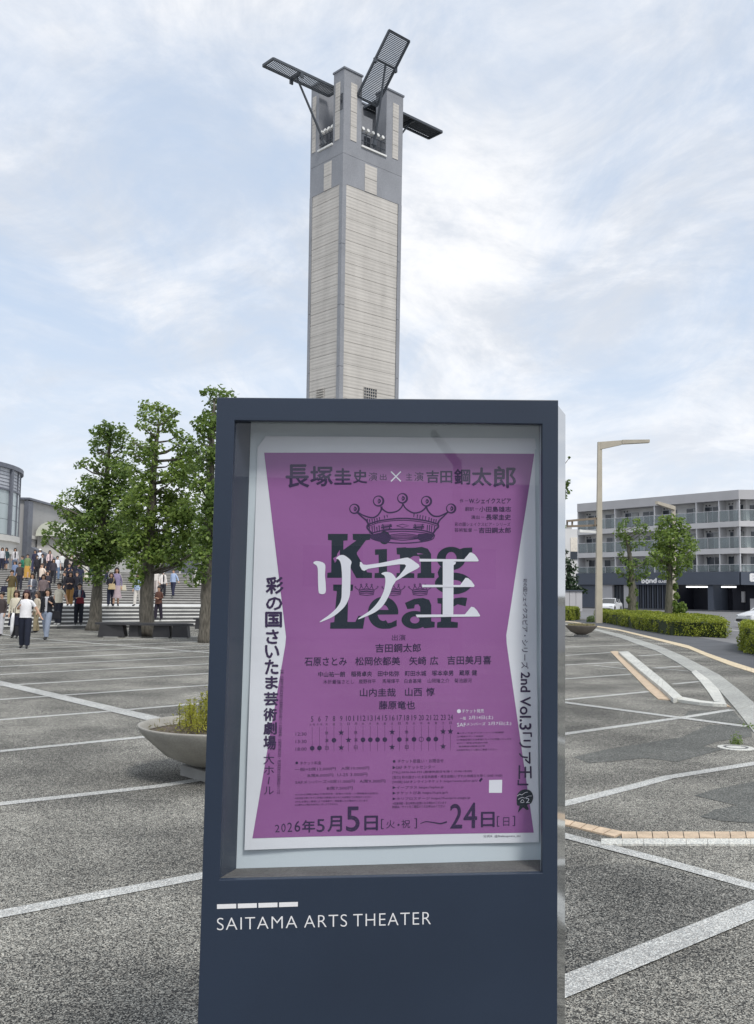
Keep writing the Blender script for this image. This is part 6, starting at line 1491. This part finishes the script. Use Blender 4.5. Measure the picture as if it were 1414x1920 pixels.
zR = lambda x, y: (x / 3.367, 960 + y / 3.367)
def PP(x, yf, yh, *a, z=zP, **k):
    q, h_ = z(x, yf), z(x, yh); return person(q[0], q[1], q[1] - h_[1], *a, **k)
OLIVE = C3(92, 80, 50); KHAKI = C3(176, 170, 132); CREAMC = C3(215, 208, 188)
# front row on the plaza and lower steps
lady = PP(320, 1312, 556, WHITE, C3(28, 34, 52), 'woman in a white short sleeved T-shirt and dark trousers walking ahead of the crowd', hair='long', hairc=(.045, .018, .025), sleeve='short', arms=('bag', 'out'), rz=.15, step=.07, bag=('side', C3(28, 32, 50), 'big navy tote bag on the shoulder of the woman in the white T-shirt'))
p_ = wloc(lady); um = thing('folded_umbrella', p_ + Vector((-.30, -.16, .62)), 'folded white umbrella hanging from the hand of the woman in the white T-shirt', 'umbrella')
MB().path([p_ + Vector((-.27, -.16, .96)), p_ + Vector((-.29, -.16, .80)), p_ + Vector((-.30, -.16, .5)), p_ + Vector((-.31, -.16, .36))], [.03, .05, .045, .012], 10).build('canopy', cloth(WHITE), um, smooth=True)
MB().tube(p_ + Vector((-.265, -.16, 1.08)), p_ + Vector((-.27, -.16, .96)), .012, n=6).build('handle', cloth(BLACK), um)
PP(195, 1180, 556, CREAMC, BLACK, 'woman in a cream top just behind the woman in the white T-shirt', hair='bob', hairc=HAIRB, rz=.1, sleeve='long')
PP(610, 1195, 530, C3(24, 26, 36), C3(140, 150, 168), 'woman in a black top and light grey trousers striding on the plaza', hair='bob', step=.14, arms=('down', 'bag'), rz=-.1, inner=C3(200, 200, 205), bag=('side_r', C3(22, 22, 30), 'black shoulder bag of the woman in light grey trousers'))
PP(475, 1105, 575, C3(196, 186, 168), C3(150, 138, 112), 'person in beige trousers half hidden behind the white T-shirt', hair='bob', hairc=HAIRB, step=.08)
PP(765, 1035, 480, C3(205, 200, 184), C3(28, 32, 46), 'person in a pale short sleeved shirt and black trousers with a cross body strap', hair='short', sleeve='short', step=.10, arms=('down', 'out'), rz=-.3, shoe=C3(190, 190, 190))
PP(1035, 1050, 505, C3(40, 46, 70), C3(22, 26, 40), 'man in an open navy jacket and dark trousers at the foot of the steps', hair='short', inner=C3(200, 205, 215), coat=True, arms='front', step=.03, bag=('front', C3(110, 28, 44), 'dark red bag held by the man in the navy jacket'))
PP(5, 1150, 660, C3(70, 62, 62), C3(200, 200, 205), 'person cut off by the left edge of the photograph', hair='short', step=.1)
PP(140, 790, 345, OLIVE, KHAKI, 'man in an olive brown sweater and khaki trousers on the lower landing', hair='short', arms=('bag', 'down'), step=.06, bag=('side', C3(32, 34, 56), 'round navy bag at the hip of the man in the olive sweater'))
PP(415, 810, 335, C3(108, 112, 125), C3(70, 74, 84), 'woman in an open grey cardigan over white, above the white T-shirt woman', hair='bob', inner=WHITE, coat=True, arms='front')
PP(545, 600, 215, C3(232, 216, 200), C3(32, 36, 60), 'woman in a cream blouse and long navy skirt', hair='short', hairc=HAIRB, skirt=C3(32, 36, 60), skirt_z=.22, sleeve='short', arms=('down', 'out'))
PP(920, 770, 355, C3(38, 34, 44), C3(150, 112, 62), 'woman in a dark jacket and ochre brown trousers coming down the steps', hair='long', coat=True, arms='front', step=.08, rz=.15)
PP(845, 690, 350, BLACK, BLACK, 'person in black with a pale strap close behind the ochre trousers', hair='short', inner=C3(180, 180, 180))
PP(1055, 560, 235, C3(34, 40, 66), C3(28, 32, 52), 'person in navy shading the eyes with a raised hand, holding a pink fan', hair='short', mask=True, arms=('up', 'down'))
PP(285, 430, 95, C3(42, 122, 98), C3(26, 28, 36), 'person in a bright green top and black trousers on the upper steps', hair='short', arms='front', step=.05)
PP(355, 410, 80, C3(120, 140, 96), C3(196, 152, 72), 'person in a green top and mustard skirt beside the bright green top', hair='short', skirt=C3(196, 152, 72), skirt_z=.12)
PP(185, 520, 225, C3(122, 138, 170), C3(130, 140, 160), 'person in a grey cap and pale blue jacket above the olive sweater', hair='bob', hat=C3(90, 95, 105), coat=True)
PP(75, 290, 25, C3(44, 70, 76), C3(44, 50, 70), 'person in a dark teal top and skirt on the top landing', skirt=C3(48, 54, 78), skirt_z=.5, hair='bob')
PP(190, 290, 45, C3(214, 212, 214), C3(110, 130, 160), 'person in an open white shirt over black on the top landing', inner=BLACK, hair='bob', coat=True)
PP(550, 420, 80, C3(52, 50, 56), C3(40, 40, 50), 'man in a dark patterned jacket with a white strap near the top', inner=C3(220, 220, 220), hair='short', coat=True)
PP(520, 300, 60, C3(225, 228, 236), C3(200, 200, 210), 'person with a white sun hat on the top landing', hat=C3(235, 235, 235), hair='bob')
PP(650, 330, 35, C3(228, 205, 205), C3(30, 32, 50), 'tall woman in a long dark navy dress with pale sleeves', skirt=C3(30, 30, 48), skirt_z=.18, hair='long', inner=C3(30, 30, 48))
PP(750, 430, 145, C3(222, 226, 236), C3(104, 124, 152), 'person in a white T-shirt with a black strap and blue jeans', sleeve='short', hair='short', step=.06, bag=('side_r', C3(30, 30, 40), 'small black bag of the person in white T-shirt and jeans'))
PP(870, 480, 75, C3(34, 34, 38), C3(30, 30, 36), 'tall man in a black coat near the top of the steps', coat=True, hair='short', inner=C3(120, 110, 90))
PP(815, 360, 70, C3(226, 228, 226), C3(190, 190, 190), 'person in white behind the tall man in black', hair='bob', hairc=HAIRB)
PP(940, 380, 85, C3(190, 176, 170), C3(40, 42, 60), 'woman in a pale pink top under the leaves near the top', hair='bob')
PP(1205, 455, 190, C3(70, 82, 110), C3(42, 56, 92), 'person in blue trousers standing left of the first tree trunk', hair='short')
PP(1140, 455, 190, C3(228, 226, 216), C3(224, 220, 205), 'person in a cream dress left of the first tree trunk', skirt=C3(225, 222, 208), skirt_z=.15, hair='bob')
PP(455, 320, 120, C3(44, 44, 70), C3(54, 58, 90), 'person in dark blue between the mustard skirt and the patterned jacket', hair='bob')
PP(560, 800, 500, C3(170, 150, 150), C3(60, 60, 66), 'woman with brown hair between the grey cardigan and the black top', hair='bob', hairc=HAIRB)
PP(20, 290, 190 - 140, C3(200, 200, 205), C3(40, 40, 60), 'person in pale clothes at the very left of the top landing', hair='bob')
# right of the first trunk (other enlargement)
PP(672, 450, 352, C3(56, 56, 66), C3(36, 42, 66), 'person in dark blue half hidden by the first tree trunk', z=zR)
PP(730, 600, 360, C3(150, 140, 172), C3(196, 176, 180), 'woman in a lavender top and pale skirt on the steps between the trunks', z=zR, hair='long', skirt=C3(190, 172, 178), skirt_z=.35, bag=('side_r', C3(212, 206, 186), 'cream bag of the woman in the lavender top'))
PP(696, 606, 415, C3(40, 40, 52), C3(34, 40, 62), 'woman in a dark top and navy trousers holding a cream bundle', z=zR, hair='bob', hairc=HAIRB, arms='front', bag=('front', C3(214, 192, 150), 'cream bundle held by the woman in navy trousers'))
PP(868, 603, 396, C3(176, 196, 226), C3(226, 222, 216), 'person in a green hat, light blue cardigan and white trousers', z=zR, hat=C3(70, 84, 56), hair='bob', coat=True)
PP(982, 520, 400, C3(220, 214, 208), C3(200, 190, 185), 'person in pale clothes close right of the middle trunk', z=zR, hair='bob')
PP(1027, 540, 408, C3(226, 220, 216), C3(30, 32, 42), 'woman in a face mask and white cardigan over a black dress', z=zR, inner=BLACK, coat=True, mask=True, hair='bob', arms='down')
PP(998, 698, 486, C3(96, 64, 54), C3(40, 34, 50), 'person in a reddish brown jacket standing behind the long bench', z=zR, coat=True, hair='short', arms='front')
PP(1092, 540, 368, C3(168, 186, 218), C3(40, 44, 70), 'man in a pale blue shirt and navy trousers alone on the right of the steps', z=zR, hair='short', arms=('down', 'out'), step=.09)

DK = C3(40, 40, 48)
PP(480, 420, 130, DK, BLACK, 'person in a black jacket and mask behind the cream blouse', hair='bob', mask=True)
PP(700, 460, 150, C3(60, 56, 66), DK, 'person in charcoal behind the white T-shirt and jeans', hair='long')
PP(905, 560, 200, C3(30, 34, 54), BLACK, 'person in navy just above the ochre trousers', hair='short', arms='phone')
PP(985, 470, 120, DK, C3(50, 54, 70), 'person in dark grey at the edge of the leaves, right of the tall black coat', hair='bob')
PP(620, 700, 330, C3(46, 44, 54), C3(36, 38, 52), 'person in a dark top between the navy skirt and the pale short sleeved shirt', hair='bob', arms='front')
PP(250, 560, 270, C3(64, 60, 60), C3(44, 44, 56), 'person in dark brown between the olive sweater and the grey cardigan', hair='short')
PP(1010, 690, 330, C3(26, 28, 40), C3(26, 28, 40), 'person in black just behind the man in the open navy jacket', hair='short')
